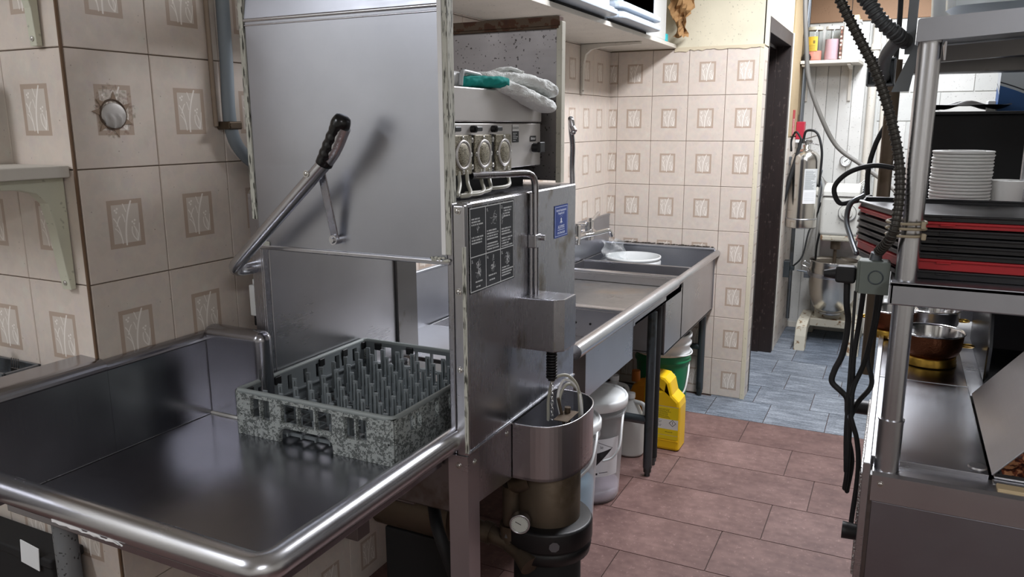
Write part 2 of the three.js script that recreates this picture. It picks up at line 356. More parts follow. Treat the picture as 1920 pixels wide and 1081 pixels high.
function floorTile(x0, x1, z0, z1, tones, n) {
  const w = x1 - x0, d = z1 - z0, v = n % 5, key = [w.toFixed(3), d.toFixed(3), v].join();
  if (!ftg[key]) {
    const g = boxUV(new THREE.BoxGeometry(w - 0.004, 0.008, d - 0.004)); const uv = g.attributes.uv;
    for (let i = 0; i < uv.count; i++) uv.setXY(i, uv.getX(i) + v * 0.37 + 0.11, uv.getY(i) + v * 0.61);
    ftg[key] = keep(g);
  }
  const m = mesh('floor_tile', ftg[key], tones[(n * 5 + (n >> 1)) % 3], fl); m.position.set((x0 + x1) / 2, -0.004, (z0 + z1) / 2);
}
let fn = 0;
const RED = [-0.62, -0.36, -0.84, -0.364, -0.51, -0.832, -0.55, -0.7, -0.4, -0.62, -0.5, -0.8, -0.4, -0.7, -0.5];
RED.forEach((j, r) => { const z0 = -4.16 + r * 0.3136; for (let k = -4; k < 3; k++) { const x0 = Math.max(j + k * 0.6136, -2.78), x1 = Math.min(j + (k + 1) * 0.6136, 1.6); if (x1 - x0 > 0.03 && (x0 > -1.62 || z0 > -1.2)) floorTile(x0, x1, z0, z0 + 0.3136, redTone, fn++); else if (x1 > -1.585 && x0 < -1.585) floorTile(-1.58, x1, z0, z0 + 0.3136, redTone, fn++); } });
const GREY = [-0.551, -0.655, -0.524, -0.64, -0.555, -0.6, -0.412, -0.5];
GREY.forEach((j, r) => { const z1 = -4.16 - r * 0.3125; for (let k = -4; k < 5; k++) { let x0 = j + k * 0.3115, x1 = x0 + 0.3115; if (r > 0) x0 = Math.max(x0, -0.9); else x0 = Math.max(x0, -1.58); if (x1 - x0 > 0.03) floorTile(x0, x1, Math.max(z1 - 0.3125, -6.4), z1, greyTone, fn++); } });

// ---- ceiling lights; the one behind on the left is added
for (const [i, [x, z, len, nits, col]] of LAMPS.entries()) {
  const f = thing('ceiling_light', ['fluorescent ceiling light above the aisle by the sinks', 'fluorescent ceiling light above the mixer at the far end', 'fluorescent ceiling light behind the camera on the right', 'added unseen ceiling light behind the camera on the left'][i], 'ceiling light');
  mesh('housing', bx(x - 0.17, x + 0.17, 2.63, 2.7, z - len / 2 - 0.03, z + len / 2 + 0.03, 0.006), M.whitePaint, f);
  mesh('diffuser', bx(x - 0.15, x + 0.15, 2.615, 2.632, z - len / 2, z + len / 2, 0.004), std({ color: 0xffffff, emissive: col, emissiveIntensity: 3, roughness: 0.5 }), f);
  const l = new THREE.RectAreaLight(col, nits, 0.3, len); l.position.set(x, 2.61, z); l.rotation.x = -Math.PI / 2; l.castShadow = true; scene.add(l);
}

// ================================================================ SOILED DISH TABLE
{
  const t = thing('dish_table', 'stainless steel dish table with rolled rim and high splash in front of the dishwasher', 'dish table');
  const T = 0.85;
  mesh('table_top', [bx(-1.55, -0.872, T - 0.025, T, -1.40, -0.84, 0.002)], M.steelTop, t, 'scratched flat stainless top');
  // cove that lifts the sheet to the rolled rim
  const cove = s => [[0, T], ...arc(s * -0.0, T + 0.045, 0.045, -90, 0, 8).map(p => p)].slice(0);
  const covePts = [...arc(-0.905, T + 0.042, 0.042, -90, -4, 8), [-0.858, T + 0.04], ...arc(-0.905, T + 0.042, 0.047, -4, -90, 8)];
  mesh('cove', [extZ(covePts, -1.40, -0.83), extX([...arc(-0.885, T + 0.042, 0.042, -90, -4, 8), [-0.838, T + 0.04], ...arc(-0.885, T + 0.042, 0.047, -4, -90, 8)], -1.56, -0.858)], M.steelTop, t);
  mesh('rolled_rim', pipe([[-0.846, 0.893, -1.412], [-0.846, 0.893, -0.818], [-1.75, 0.893, -0.818]], 0.026, 0.032, 24), M.tubeSteel, t, 'bright rolled rim tube');
  { // flaked white paint under the front rim
    const pts = []; for (let i = 0; i <= 18; i++) pts.push([-1.335 + i * 0.0105, 0.884 + 0.006 * Math.sin(i * 1.3) + (i < 7 ? 0.004 : -0.003) - i * 0.0002]);
    for (let i = 18; i >= 0; i--) pts.push([-1.335 + i * 0.0105, 0.8735 + 0.0012 * Math.sin(i * 2.1)]);
    mesh('paint_flake', extZ(pts, -0.7975, -0.7955), M.whiteSolid, t, 'white paint flaking along the rim');
  }
  const splash = [[-1.553, T - 0.01], [-1.553, 1.045], ...arc(-1.575, 1.045, 0.026, 10, 90, 6), [-1.635, 1.073], [-1.637, 1.06], [-1.575, 1.055], [-1.562, 1.04], [-1.562, T - 0.01]];
  mesh('splash', extZ(splash.map(p => p[0] < -1.6 ? p : p), -1.092, -0.55), M.steelTop, t, 'dark reflecting splash');
  mesh('splash', extZ([[-1.553, T - 0.01], [-1.553, 1.045], ...arc(-1.57, 1.045, 0.021, 10, 90, 6), [-1.5755, 1.066], [-1.5755, T - 0.01]], -1.385, -1.0925), M.steelTop, t);
  mesh('splash_end', bx(-1.572, -1.368, T - 0.03, 1.083, -1.425, -1.372, 0.024), M.steelTop, t, 'end panel of the splash beside the dishwasher');
  mesh('caulk_bead', tube([[-1.552, T + 0.002, -1.371], [-1.5, T + 0.002, -1.370], [-1.38, T + 0.002, -1.370]], 0.004, 16, 8), M.caulk, t, 'white caulk bead');
  mesh('seam', bx(-1.5535, -1.5515, T, T + 0.002, -1.37, -0.86, 0.0005), M.tubeSteel, t);
  mesh('leg', [cyl([-1.43, 0.02, -0.875], [-1.43, T - 0.02, -0.875], 0.022), cyl([-1.43, 0, -0.875], [-1.43, 0.03, -0.875], 0.026)], M.galvLeg, t, 'galvanised pipe leg');
  mesh('leg', [cyl([-0.93, 0.02, -0.9], [-0.93, T - 0.02, -0.9], 0.022), cyl([-0.93, 0, -0.9], [-0.93, 0.03, -0.9], 0.026)], M.galv, t);
  mesh('under_channel', bx(-1.54, -0.88, T - 0.06, T - 0.026, -1.14, -1.10, 0.003), M.steelDark, t);
}

// ================================================================ DISHWASHER
const dw = thing('commercial_dishwasher', 'stainless steel upright dishwasher with raised front door and lever handle', 'dishwasher');
{
  const XR = -0.806, YB = 0.867, YT = 1.42, ZF = -1.405, ZB = -2.03;
  const P3 = M.steelPanel;
  const side = mesh('side_panel', [bx(XR - 0.022, XR, YB, YT, ZB, ZF - 0.012, 0.004)], P3, dw, 'dark brushed side panel');
  const strip = mesh('front_strip', [bx(-0.836, XR - 0.001, YB - 0.01, YT - 0.002, ZF - 0.02, ZF, 0.005)], M.steel, dw, 'pale front corner strip');
  for (const y of [1.405, 1.232, 1.058]) screw([-0.823, y, ZF], 'z', 0.0062, M.screw, strip);
  mesh('scuff', bx(XR - 0.0075, XR + 0.0004, YB, 1.33, ZF - 0.004, ZF + 0.0006, 0.0004), M.grimyTrim, strip, 'worn pale scuffing down the corner');
  mesh('guide_post', [bx(-0.853, -0.838, YB - 0.02, YT, ZF - 0.035, ZF - 0.004, 0.003), bx(-0.859, -0.853, YB - 0.02, YT, ZF - 0.035, ZF - 0.025, 0.001)], M.steelPanel, dw);
  mesh('guide_post', [bx(-1.434, -1.402, YB - 0.02, 1.418, -1.446, -1.43, 0.002), bx(-1.402, -1.396, YB - 0.02, 1.418, -1.49, -1.43, 0.002)], M.steelPanel, dw);
  mesh('post_cap', bx(-1.428, -1.412, 1.418, 1.428, -1.445, -1.432, 0.002), M.grimyTrim, dw);
  const inner = mesh('inner_panel', [bx(-1.402, -1.394, YB - 0.02, YT, -1.985, -1.45, 0.002)], M.steel, dw, 'mirror bright inner side panel');
  screw([-1.394, 1.32, -1.93], 'x', 0.006, M.screw, inner);
  mesh('rear_post', bx(-1.402, -1.385, YB - 0.02, YT, -2.095, -1.985, 0.002), M.steelDark, dw, 'rear post with shade put into its darker steel');  // darker steel than its neighbours stands in for shade on this post
  mesh('rear_post', bx(-0.86, -0.828, YB - 0.02, YT, -2.03, -1.99, 0.002), M.steelPanel, dw);
  mesh('top_plate', bx(-1.40, XR - 0.002, YT - 0.018, YT + 0.002, -2.03, -1.432, 0.003), M.steelPanel, dw, 'dusty top plate');
  mesh('wash_tub', [bx(-1.40, -0.835, 0.70, 0.842, -2.02, -1.425, 0.006)], M.steelDark, dw);
  for (const x of [-1.385, -0.89]) mesh('rack_track', bx(x, x + 0.025, 0.842, 0.85, -2.0, -1.42, 0.002), M.steel, dw);
  // skirt and flange under the side panel
  mesh('flange', extX([[ZF + 0.002, YB - 0.004], [ZF + 0.002, YB], [ZB, YB + 0.003], [ZB, YB - 0.001]], XR - 0.01, XR + 0.004), M.tubeSteel, dw, 'bright folded edge');
  const skirt = mesh('skirt', [extX([[-1.447, YB - 0.004], [-1.447, 0.728], [-1.64, 0.712], [-2.035, 0.745], [-2.035, YB]], XR - 0.012, XR - 0.002)], P3, dw);
  for (const [y, z] of [[0.842, -1.6], [0.815, -2.015], [0.84, -1.72]]) screw([XR - 0.002, y, z], 'x', 0.006, M.screw, skirt);
  const leg = (x, z, sx, sz, nm) => { const g = mesh('leg', extY([[x, z], [x - sx * 0.05, z], [x - sx * 0.05, z - sz * 0.004], [x - sx * 0.004, z - sz * 0.004], [x - sx * 0.004, z - sz * 0.052], [x, z - sz * 0.052]], 0.03, YB - 0.008), M.steel, dw, nm); mesh('foot', cyl([x - sx * 0.02, 0, z - sz * 0.02], [x - sx * 0.02, 0.035, z - sz * 0.02], 0.02, 0.014), M.galvDark, g); return g; };
  const l1 = leg(XR, ZF + 0.003, 1, 1, 'angle steel front leg');
  screw([-0.83, 0.835, ZF + 0.003], 'z', 0.006, M.screw, l1); screw([XR, 0.835, ZF - 0.03], 'x', 0.006, M.screw, l1);
  leg(XR, ZB + 0.055, 1, -1); leg(-1.40, ZF, -1, 1); leg(-1.40, ZB + 0.05, -1, -1);
  mesh('cross_rail', extZ([[-1.35, 0.845], [-0.856, 0.845], [-0.856, 0.79], [-0.93, 0.805], [-1.35, 0.805]], ZF - 0.006, ZF - 0.001), M.steelDark, dw);

  // raised front door
  const fd = mesh('front_door', [bx(-1.384, -0.853, 1.296, 1.817, -1.428, -1.408, 0.004), extX([[-1.408, 1.817], [-1.416, 1.87], [-1.43, 1.87], [-1.428, 1.817]], -1.384, -0.853)], M.steelDoor, dw, 'large plain raised door panel');
  mesh('door_ridge', [cyl([-1.383, 1.817, -1.409], [-0.856, 1.817, -1.409], 0.0042), cyl([-1.383, 1.806, -1.4085], [-0.856, 1.806, -1.4085], 0.002)], M.tubeSteel, fd);
  mesh('door_trim', bx(-0.853, -0.8405, 1.31, 1.875, -1.432, -1.405, 0.002), M.grimyTrim, fd, 'white trim streaked with black grime');
  mesh('door_trim', bx(-0.8635, -0.853, 1.31, 1.87, -1.4078, -1.4045, 0.001), M.whiteSolid, fd);
  mesh('door_trim', [bx(-1.398, -1.384, 1.36, 1.875, -1.432, -1.405, 0.002)], M.grimyTrim, fd, 'white trim streaked with black grime');
  mesh('bottom_lip', [bx(-1.39, -0.845, 1.288, 1.299, -1.431, -1.403, 0.003)], M.steel, fd);
  { const bits = []; for (let i = 0; i < 16; i++) { const x = -0.89 + rnd() * 0.045, w = 0.004 + rnd() * 0.012; bits.push(new THREE.SphereGeometry(w * 0.5, 8, 5).scale(1, 0.5, 0.3).translate(x, 1.296 + rnd() * 0.008, -1.4035)); } for (let i = 0; i < 12; i++) bits.push(new THREE.SphereGeometry(0.006, 8, 5).scale(1.3, 0.8, 0.3).translate(-1.378 + rnd() * 0.03, 1.299 + rnd() * 0.014, -1.406)); mesh('lime_scale', bits, M.grimyTrim, fd, 'crusty white lime scale'); }
  // raised rear door, its inner face to us
  const rd = mesh('rear_door', [bx(-1.384, -0.852, 1.43, 1.842, -2.012, -1.998, 0.003)], M.spotted, dw, 'raised rear door with spotted face');
  mesh('door_channel', [bx(-1.384, -0.842, 1.838, 1.862, -2.015, -1.985, 0.002), bx(-1.384, -0.846, 1.832, 1.838, -1.998, -1.988, 0.001)], M.rusty, rd, 'rusty top channel');
  mesh('door_trim', [bx(-0.852, -0.836, 1.425, 1.85, -2.015, -1.99, 0.002)], M.paleTrim, rd, 'cream edge trim');

  // lever handle and link
  const lever = mesh('lever', [pipe([[-1.425, 1.235, -1.53], [-1.43, 1.236, -1.352], [-1.085, 1.522, -1.335], [-1.05, 1.577, -1.33]], 0.0155, 0.045, 18)], M.tubeSteel, dw, 'bent tubular lever');
  const a = V(-1.112, 1.500, -1.336), b = V(-1.052, 1.592, -1.329), d = b.clone().sub(a);
  const grip = []; { const n = 26, pr = []; for (let i = 0; i <= n; i++) { const s = i / n; pr.push([0.0188 + 0.0009 * (s > 0.12 && s < 0.78 ? Math.sin(s * 34) : 0) + (s > 0.8 ? 0.002 * Math.sin((s - 0.8) * 15.7) : 0), s * d.length()]); } pr.push([0.0165, d.length() + 0.006], [0.011, d.length() + 0.009], [0, d.length() + 0.0095]); pr.unshift([0, 0]); const g = lathe(pr, 0, 0, 0, 20); g.applyQuaternion(new THREE.Quaternion().setFromUnitVectors(V(0, 1, 0), d.clone().normalize())); g.translate(a.x, a.y, a.z); grip.push(g); }
  mesh('grip', grip, M.blackGloss, lever, 'ribbed black rubber grip');
  screw([-1.150, 1.479, -1.322], 'z', 0.006, M.screw, lever, 'bolt');
  const link = mesh('link', [(() => { const A = V(-1.138, 1.483, -1.357), B = V(-1.139, 1.327, -1.395), L = A.distanceTo(B); const g = new RoundedBoxGeometry(0.022, L, 0.004, 2, 0.002); g.applyQuaternion(new THREE.Quaternion().setFromUnitVectors(V(0, 1, 0), A.clone().sub(B).normalize())); return g.translate((A.x + B.x) / 2, (A.y + B.y) / 2, (A.z + B.z) / 2); })()], M.steelPanel, dw, 'flat link bar');
  mesh('pivot', [cyl([-1.139, 1.327, -1.41], [-1.139, 1.327, -1.385], 0.011), cyl([-1.139, 1.327, -1.385], [-1.139, 1.327, -1.38], 0.008, 0.006, 6)], M.tubeSteel, link);
  mesh('pivot_bracket', [bx(-1.44, -1.405, 1.205, 1.25, -1.56, -1.49, 0.004)], M.blackMatte, dw);
  const sw = mesh('latch_box', [bx(-1.462, -1.440, 1.105, 1.185, -1.46, -1.44, 0.003), bx(-1.455, -1.447, 1.185, 1.20, -1.455, -1.446, 0.003)], M.whitePlastic, dw, 'small white latch box');
  mesh('latch_stem', cyl([-1.450, 1.105, -1.45], [-1.450, 1.08, -1.45], 0.007), M.black, sw);

  // control housing on top, facing the aisle
  const XC = -0.88;
  mesh('control_gap_shade', bx(-1.3, XC - 0.05, YT, 1.475, -1.95, -1.45, 0.003), M.blackMatte, dw);  // black block standing in for the shaded gap under the housing
  const cover = mesh('control_cover', [bx(-1.3, XC + 0.002, 1.588, 1.664, -1.955, -1.445, 0.004)], M.satin, dw, 'plain steel control cover');
  const cp = mesh('control_panel', [bx(-1.3, XC, 1.475, 1.585, -1.952, -1.447, 0.003)], M.satin, dw, 'steel control panel with three dosing pumps');
  for (const z of [-1.517, -1.614, -1.718]) {
    const plate = mesh('dosing_pump', [bx(XC, XC + 0.008, 1.472, 1.559, z - 0.041, z + 0.041, 0.002)], M.pump, cp, 'round faced dosing pump');
    mesh('pump_face', [new THREE.SphereGeometry(0.027, 24, 10).scale(0.2, 1, 0.95).translate(XC + 0.009, 1.516, z)], M.pump, plate); mesh('pump_ring', new THREE.TorusGeometry(0.030, 0.0032, 8, 32).rotateY(Math.PI / 2).translate(XC + 0.0095, 1.516, z), M.satin, plate);
    for (const [dy, dz] of [[0.037, 0], [-0.037, 0], [0, 0.036], [0, -0.036]]) screw([XC + 0.008, 1.516 + dy, z + dz], 'x', 0.0045, M.screw, plate);
  }
  for (const z of [-1.467, -1.5655, -1.666]) { const s = mesh('pump_bracket', bx(XC, XC + 0.004, 1.478, 1.56, z - 0.008, z + 0.008, 0.001), M.black, cp); for (const y of [1.548, 1.488]) screw([XC + 0.004, y, z], 'x', 0.005, M.screw, s); }
  for (const z of [-1.475, -1.572, -1.672]) mesh('rocker_switch', [cyl([XC, 1.572, z], [XC + 0.012, 1.572, z], 0.008), bx(XC + 0.01, XC + 0.018, 1.567, 1.578, z - 0.022, z + 0.006, 0.003)], M.black, cp, 'black toggle knob');
  const dangerTex = canvasTex(128, 176, (g, w, h) => { g.fillStyle = '#e8e8e6'; g.fillRect(0, 0, w, 66); g.fillStyle = '#15181b'; g.font = 'bold 30px sans-serif'; g.textAlign = 'center'; g.fillText('DANGER', w / 2, 44); g.fillRect(0, 66, w, h); g.fillStyle = '#d8dcdc'; for (const [y, l] of [[82, 84], [98, 70], [116, 104], [132, 84], [152, 70]]) { for (let x = 14; x < l; x += 5 + (x % 7)) g.fillRect(x, y, 3 + (x % 4), 9); } });
  mesh('danger_plate', keep(new THREE.PlaneGeometry(0.036, 0.044).rotateY(Math.PI / 2).translate(XC + 0.0012, 1.56, -1.797)), std({ map: dangerTex, roughness: 0.5 }), cp, 'small black and white plate reading DANGER');
  const motorTex = canvasTex(96, 40, (g, w, h) => { g.fillStyle = '#1a1b1d'; g.fillRect(0, 0, w, h); g.fillStyle = '#e6e6e4'; g.font = 'bold 26px sans-serif'; g.textAlign = 'center'; g.fillText('Motor', w / 2, 29); });
  mesh('motor_tag', keep(new THREE.PlaneGeometry(0.036, 0.014).rotateY(Math.PI / 2).translate(XC + 0.0012, 1.546, -1.902)), std({ map: motorTex, roughness: 0.5 }), cp, 'black tag above the motor knob');
  mesh('motor_knob', [cyl([XC, 1.522, -1.905], [XC + 0.018, 1.522, -1.905], 0.012), bx(XC + 0.016, XC + 0.026, 1.510, 1.537, -1.925, -1.893, 0.003)], M.black, cp, 'square black motor knob');
  for (const [z, x, y] of [[-1.50, -0.86, 1.43], [-1.535, -0.85, 1.428], [-1.60, -0.852, 1.43], [-1.64, -0.856, 1.432], [-1.74, -0.858, 1.435]])
    mesh('dosing_tube', tube([[XC + 0.006, 1.478, z], [XC + 0.012, 1.455, z + 0.006], [x + 0.012, y + 0.004, z + 0.05], [x, y + 0.001, Math.min(z + 0.14, -1.47)]], 0.0046, 24, 8), M.milkTube, cp, 'cloudy plastic tube');
  // conduit and clamp on the side panel
  const cd = mesh('conduit', [pipe([[-0.875, 1.468, -1.56], [-0.796, 1.468, -1.735], [-0.795, 1.166, -1.737]], 0.0085, 0.035, 14), pipe([[-0.80, 1.42, -1.722], [-0.80, 1.166, -1.722]], 0.005, 0.01, 10)], M.steelPanel, dw, 'thin bent conduit');
  mesh('clamp', [bx(-0.806, -0.784, 1.285, 1.318, -1.748, -1.714, 0.003), cyl([-0.79, 1.307, -1.75], [-0.776, 1.307, -1.752], 0.007)], M.steel, cd);
  mesh('float_cover', extY([[XR, -1.679], [-0.72, -1.679], [-0.70, -1.700], [-0.70, -1.772], [XR, -1.772]], 1.037, 1.168, [], 0.003), M.steelPanel, dw, 'steel box cover with chamfered corner');
  { const n = 11, sp = []; for (let i = 0; i < n; i++) sp.push(new THREE.TorusGeometry(0.011, 0.0034, 8, 20).rotateX(Math.PI / 2).translate(-0.744, 1.033 - i * 0.0074, -1.725)); sp.push(cyl([-0.744, 0.95, -1.725], [-0.744, 1.037, -1.725], 0.009)); mesh('spring', sp, M.black, dw, 'black coil spring'); }
  { const ch = []; for (let i = 0; i < 11; i++) ch.push(new THREE.TorusGeometry(0.0055, 0.0013, 6, 14).scale(0.7, 1.25, 1).rotateY(i % 2 ? Math.PI / 2 : 0).translate(-0.742, 0.948 - i * 0.0096, -1.725)); mesh('chain', ch, M.chrome, dw, 'thin chain'); }
  mesh('hose_loop', tube([[-0.757, 0.84, -1.735], [-0.757, 0.90, -1.738], [-0.748, 0.945, -1.75], [-0.726, 0.952, -1.775], [-0.705, 0.92, -1.80], [-0.70, 0.85, -1.81], [-0.70, 0.80, -1.81]], 0.0042, 40, 8), M.milkTube, dw, 'cloudy tube loop');
  mesh('hose_loop', tube([[-0.735, 0.86, -1.76], [-0.736, 0.90, -1.765], [-0.724, 0.925, -1.785], [-0.703, 0.90, -1.81], [-0.695, 0.80, -1.82]], 0.004, 40, 8), M.milkTube, dw, 'cloudy tube loop');
  mesh('hose_loop', tube([[-0.728, 0.845, -1.75], [-0.738, 0.90, -1.752], [-0.728, 0.94, -1.77], [-0.706, 0.915, -1.80], [-0.695, 0.85, -1.81], [-0.695, 0.80, -1.815]], 0.0036, 40, 8), M.whiteSolid, dw, 'white tube loop');
  mesh('float_rod', [cyl([-0.732, 0.90, -1.74], [-0.712, 0.80, -1.75], 0.004), cyl([-0.714, 0.86, -1.76], [-0.706, 0.80, -1.76], 0.0055), bx(-0.728, -0.690, 0.855, 0.857, -1.78, -1.70, 0.0006), cyl([-0.714, 0.858, -1.76], [-0.7135, 0.872, -1.76], 0.008)], M.brownMetal, dw);
  // the half round sump cup
  const cupArc = k => { const o = []; for (let i = 0; i <= 30; i++) { const t = (-90 + i * 6) * D2R, c = Math.cos(t), q = Math.sin(t); o.push([XR + 0.03 + (0.11 - k) * Math.pow(Math.abs(c), 0.8), -1.772 + (0.145 - k) * Math.sign(q) * Math.pow(Math.abs(q), 0.8)]); } return o; };
  const dOut = [[XR, -1.917], ...cupArc(0), [XR, -1.627]], dIn = [[XR + 0.002, -1.914], ...cupArc(0.003), [XR + 0.002, -1.630]];
  const cup = mesh('sump_cup', [extY(dOut, 0.715, 0.858, [dIn]), extY(dOut, 0.715, 0.722)], M.steel, dw, 'half round brushed steel sump cup');
  mesh('cup_lip', tube([[XR, 0.858, -1.9155], ...cupArc(0.0015).map(p => [p[0], 0.858, p[1]]), [XR, 0.858, -1.6285]], 0.0022, 90, 8), M.tubeSteel, cup);

  // printed plates on the side panel
  const instr = canvasTex(600, 520, (g, w, h) => {
    seed = 99; g.fillStyle = '#222428'; g.fillRect(0, 0, w, h); g.strokeStyle = '#cfd1d0'; g.lineWidth = 6; g.strokeRect(10, 10, w - 20, h - 20);
    g.beginPath(); g.moveTo(10, 300); g.lineTo(w - 10, 300); g.moveTo(205, 10); g.lineTo(205, h - 10); g.moveTo(402, 10); g.lineTo(402, h - 10); g.stroke();
    g.fillStyle = '#d2d4d3';
    const txt = (x, y, n, ww) => { for (let k = 0; k < n; k++) { let xx = x; const end = x + ww * (0.65 + rnd() * 0.35); while (xx < end) { const l = 3 + rnd() * 9; g.fillRect(xx, y + k * 17, l, 9); xx += l + 2 + (rnd() > 0.75 ? 5 : 0); } } };
    txt(28, 70, 3, 140); txt(28, 180, 3, 165); txt(222, 160, 4, 160); txt(222, 240, 3, 165); txt(450, 40, 4, 120); txt(420, 170, 3, 150); txt(420, 230, 4, 155);
    txt(70, 452, 1, 90); txt(76, 482, 1, 80); txt(240, 440, 1, 130); txt(250, 470, 1, 90); txt(420, 420, 4, 160);
    g.font = 'bold 26px sans-serif'; for (const [s, x, y] of [['1.', 220, 44], ['2.', 416, 44], ['3.', 22, 336], ['4.', 220, 336], ['5.', 416, 336]]) g.fillText(s, x, y);
    g.strokeStyle = '#c4c6c6'; g.lineWidth = 2.4;
    const sk = (cx, cy, r, n) => { for (let i = 0; i < n; i++) { g.beginPath(); const a = rnd() * 6.3, q = rnd() * 6.3; g.moveTo(cx + Math.cos(a) * r * 0.2, cy + Math.sin(a) * r * 0.3); g.quadraticCurveTo(cx + Math.cos(q) * r * 0.8, cy + Math.sin(q) * r, cx + Math.cos(a) * r, cy + Math.sin(a) * r * 1.1); g.stroke(); } };
    sk(110, 350, 30, 12); sk(105, 400, 36, 16); sk(300, 340, 20, 6); sk(300, 395, 30, 16); sk(500, 370, 38, 20); sk(310, 90, 46, 8); sk(440, 110, 34, 9); sk(110, 140, 20, 6);
    for (let i = 0; i < 120; i++) { g.fillStyle = `rgba(190,188,180,${rnd() * 0.4})`; g.fillRect(rnd() * w, rnd() * h, 1 + rnd() * 3, 1 + rnd() * 3); }
    for (let i = 0; i < 200; i++) { g.fillStyle = `rgba(200,198,190,${rnd() * 0.7})`; const e = rnd() > 0.5; g.fillRect(e ? rnd() * 10 : rnd() * w, e ? rnd() * h : rnd() * 8, 2 + rnd() * 5, 2 + rnd() * 5); }
  });
  mesh('instruction_plate', [keep(new THREE.PlaneGeometry(0.214, 0.187).rotateY(Math.PI / 2).translate(XR + 0.0012, 1.318, -1.529))][0], std({ map: instr, roughness: 0.45 }), dw, 'black instruction plate with six numbered panels');
  const alp = canvasTex(200, 188, (g, w, h) => {
    g.fillStyle = '#22408f'; g.fillRect(0, 0, w, h); g.strokeStyle = '#dfe6f6'; g.lineWidth = 3; g.strokeRect(10, 10, w - 20, h - 20); g.fillStyle = '#eef2fb'; g.textAlign = 'center';
    g.font = 'bold 17px sans-serif'; g.fillText('Rental Equipment', w / 2, 36); g.fillText('Property of', w / 2, 54);
    g.beginPath(); g.moveTo(w / 2 - 26, 108); g.lineTo(w / 2 - 7, 92); g.lineTo(w / 2 - 9, 80); g.lineTo(w / 2, 73); g.lineTo(w / 2 + 9, 80); g.lineTo(w / 2 + 7, 92); g.lineTo(w / 2 + 26, 108); g.lineTo(w / 2 + 8, 100); g.lineTo(w / 2, 110); g.lineTo(w / 2 - 8, 100); g.fill();
    for (const a of [-0.6, 0, 0.6]) { g.fillRect(w / 2 + a * 22 - 1, 64 - (a ? 0 : 4), 3, 5); }
    g.font = 'bold 26px serif'; g.fillText('ALPINE', w / 2, 136); g.fillRect(48, 143, 104, 3); g.font = 'bold 18px sans-serif'; g.fillText('416-744-2528', w / 2, 168);
  });
  mesh('rental_sticker', keep(new THREE.PlaneGeometry(0.0915, 0.086).rotateY(Math.PI / 2).translate(XR + 0.0012, 1.329, -1.923)), std({ map: alp, roughness: 0.4 }), dw, 'blue rental sticker with white lettering');
}

// ================================================================ BOOSTER PUMP UNDER THE DISHWASHER
{
  const b = thing('water_pump', 'brown steel pump drum with pressure gauge and black base under the dishwasher', 'pump');
  const X = -0.768, Z = -1.76;
  mesh('drum', lathe([[0, 0.71], [0.087, 0.71], [0.087, 0.56], [0.092, 0.555], [0.092, 0.545], [0.08, 0.54]], X, 0, Z, 36), M.brownMetal, b);
  mesh('flange', [lathe([[0.06, 0.565], [0.112, 0.565], [0.118, 0.555], [0.118, 0.51], [0.11, 0.505], [0.11, 0.498], [0.116, 0.492], [0.112, 0.47], [0.09, 0.46]], X + 0.002, 0, Z - 0.002, 36)], M.black, b, 'black rubber flange');
  mesh('tank', lathe([[0.09, 0.462], [0.092, 0.30], [0.085, 0.12], [0.07, 0.06], [0, 0.06]], X, 0, Z, 32), M.blackMatte, b);
  mesh('stand', [bx(X - 0.1, X + 0.1, 0, 0.062, Z - 0.1, Z + 0.1, 0.006)], M.blackMatte, b);
  const gTex = canvasTex(128, 128, (g, w) => { g.fillStyle = '#c9cdc6'; g.beginPath(); g.arc(64, 64, 64, 0, 7); g.fill(); g.strokeStyle = '#4a4f4f'; g.lineWidth = 2; for (let a = 0; a < 20; a++) { const t = (130 + a * 14) * D2R; g.beginPath(); g.moveTo(64 + 50 * Math.cos(t), 64 + 50 * Math.sin(t)); g.lineTo(64 + 58 * Math.cos(t), 64 + 58 * Math.sin(t)); g.stroke(); } g.strokeStyle = '#15181a'; g.lineWidth = 5; g.beginPath(); g.moveTo(72, 68); g.lineTo(32, 46); g.stroke(); });
  const ga = mesh('gauge', [cyl([-0.80, 0.583, -1.66], [-0.793, 0.583, -1.642], 0.026, 0.026, 28), new THREE.TorusGeometry(0.0245, 0.003, 8, 28).rotateY(0.35).translate(-0.793, 0.583, -1.641)], M.steel, b, 'round pressure gauge');
  mesh('gauge_dial', keep(new THREE.CircleGeometry(0.0235, 28).rotateY(0.35).translate(-0.7925, 0.583, -1.6405)), std({ map: gTex, roughness: 0.35 }), ga, 'pale dial with black needle');
  mesh('valve_body', [cyl([-0.842, 0.545, -1.69], [-0.842, 0.66, -1.69], 0.023), cyl([-0.842, 0.515, -1.69], [-0.842, 0.552, -1.69], 0.031, 0.031, 16), cyl([-0.842, 0.66, -1.69], [-0.79, 0.68, -1.70], 0.023, 0.03), cyl([-0.842, 0.49, -1.69], [-0.842, 0.52, -1.69], 0.024)], M.brownMetal, b, 'tarnished brass valve');
  mesh('union_nut', cyl([-0.842, 0.523, -1.69], [-0.842, 0.548, -1.69], 0.032, 0.03, 8), M.galv, b);
  mesh('inlet_pipe', [cyl([-0.84, 0.495, -1.69], [-0.96, 0.515, -1.69], 0.024), cyl([-0.90, 0.505, -1.69], [-0.925, 0.509, -1.69], 0.030), cyl([-0.96, 0.515, -1.69], [-1.16, 0.54, -1.70], 0.021), cyl([-0.80, 0.485, -1.67], [-0.765, 0.468, -1.65], 0.026, 0.03), cyl([-0.845, 0.49, -1.69], [-0.79, 0.48, -1.668], 0.024)], M.brownMetal, b, 'rusty inlet pipe');
  mesh('bolt', cyl([-0.712, 0.53, -1.672], [-0.705, 0.53, -1.66], 0.014, 0.014, 8), M.galv, b);
}
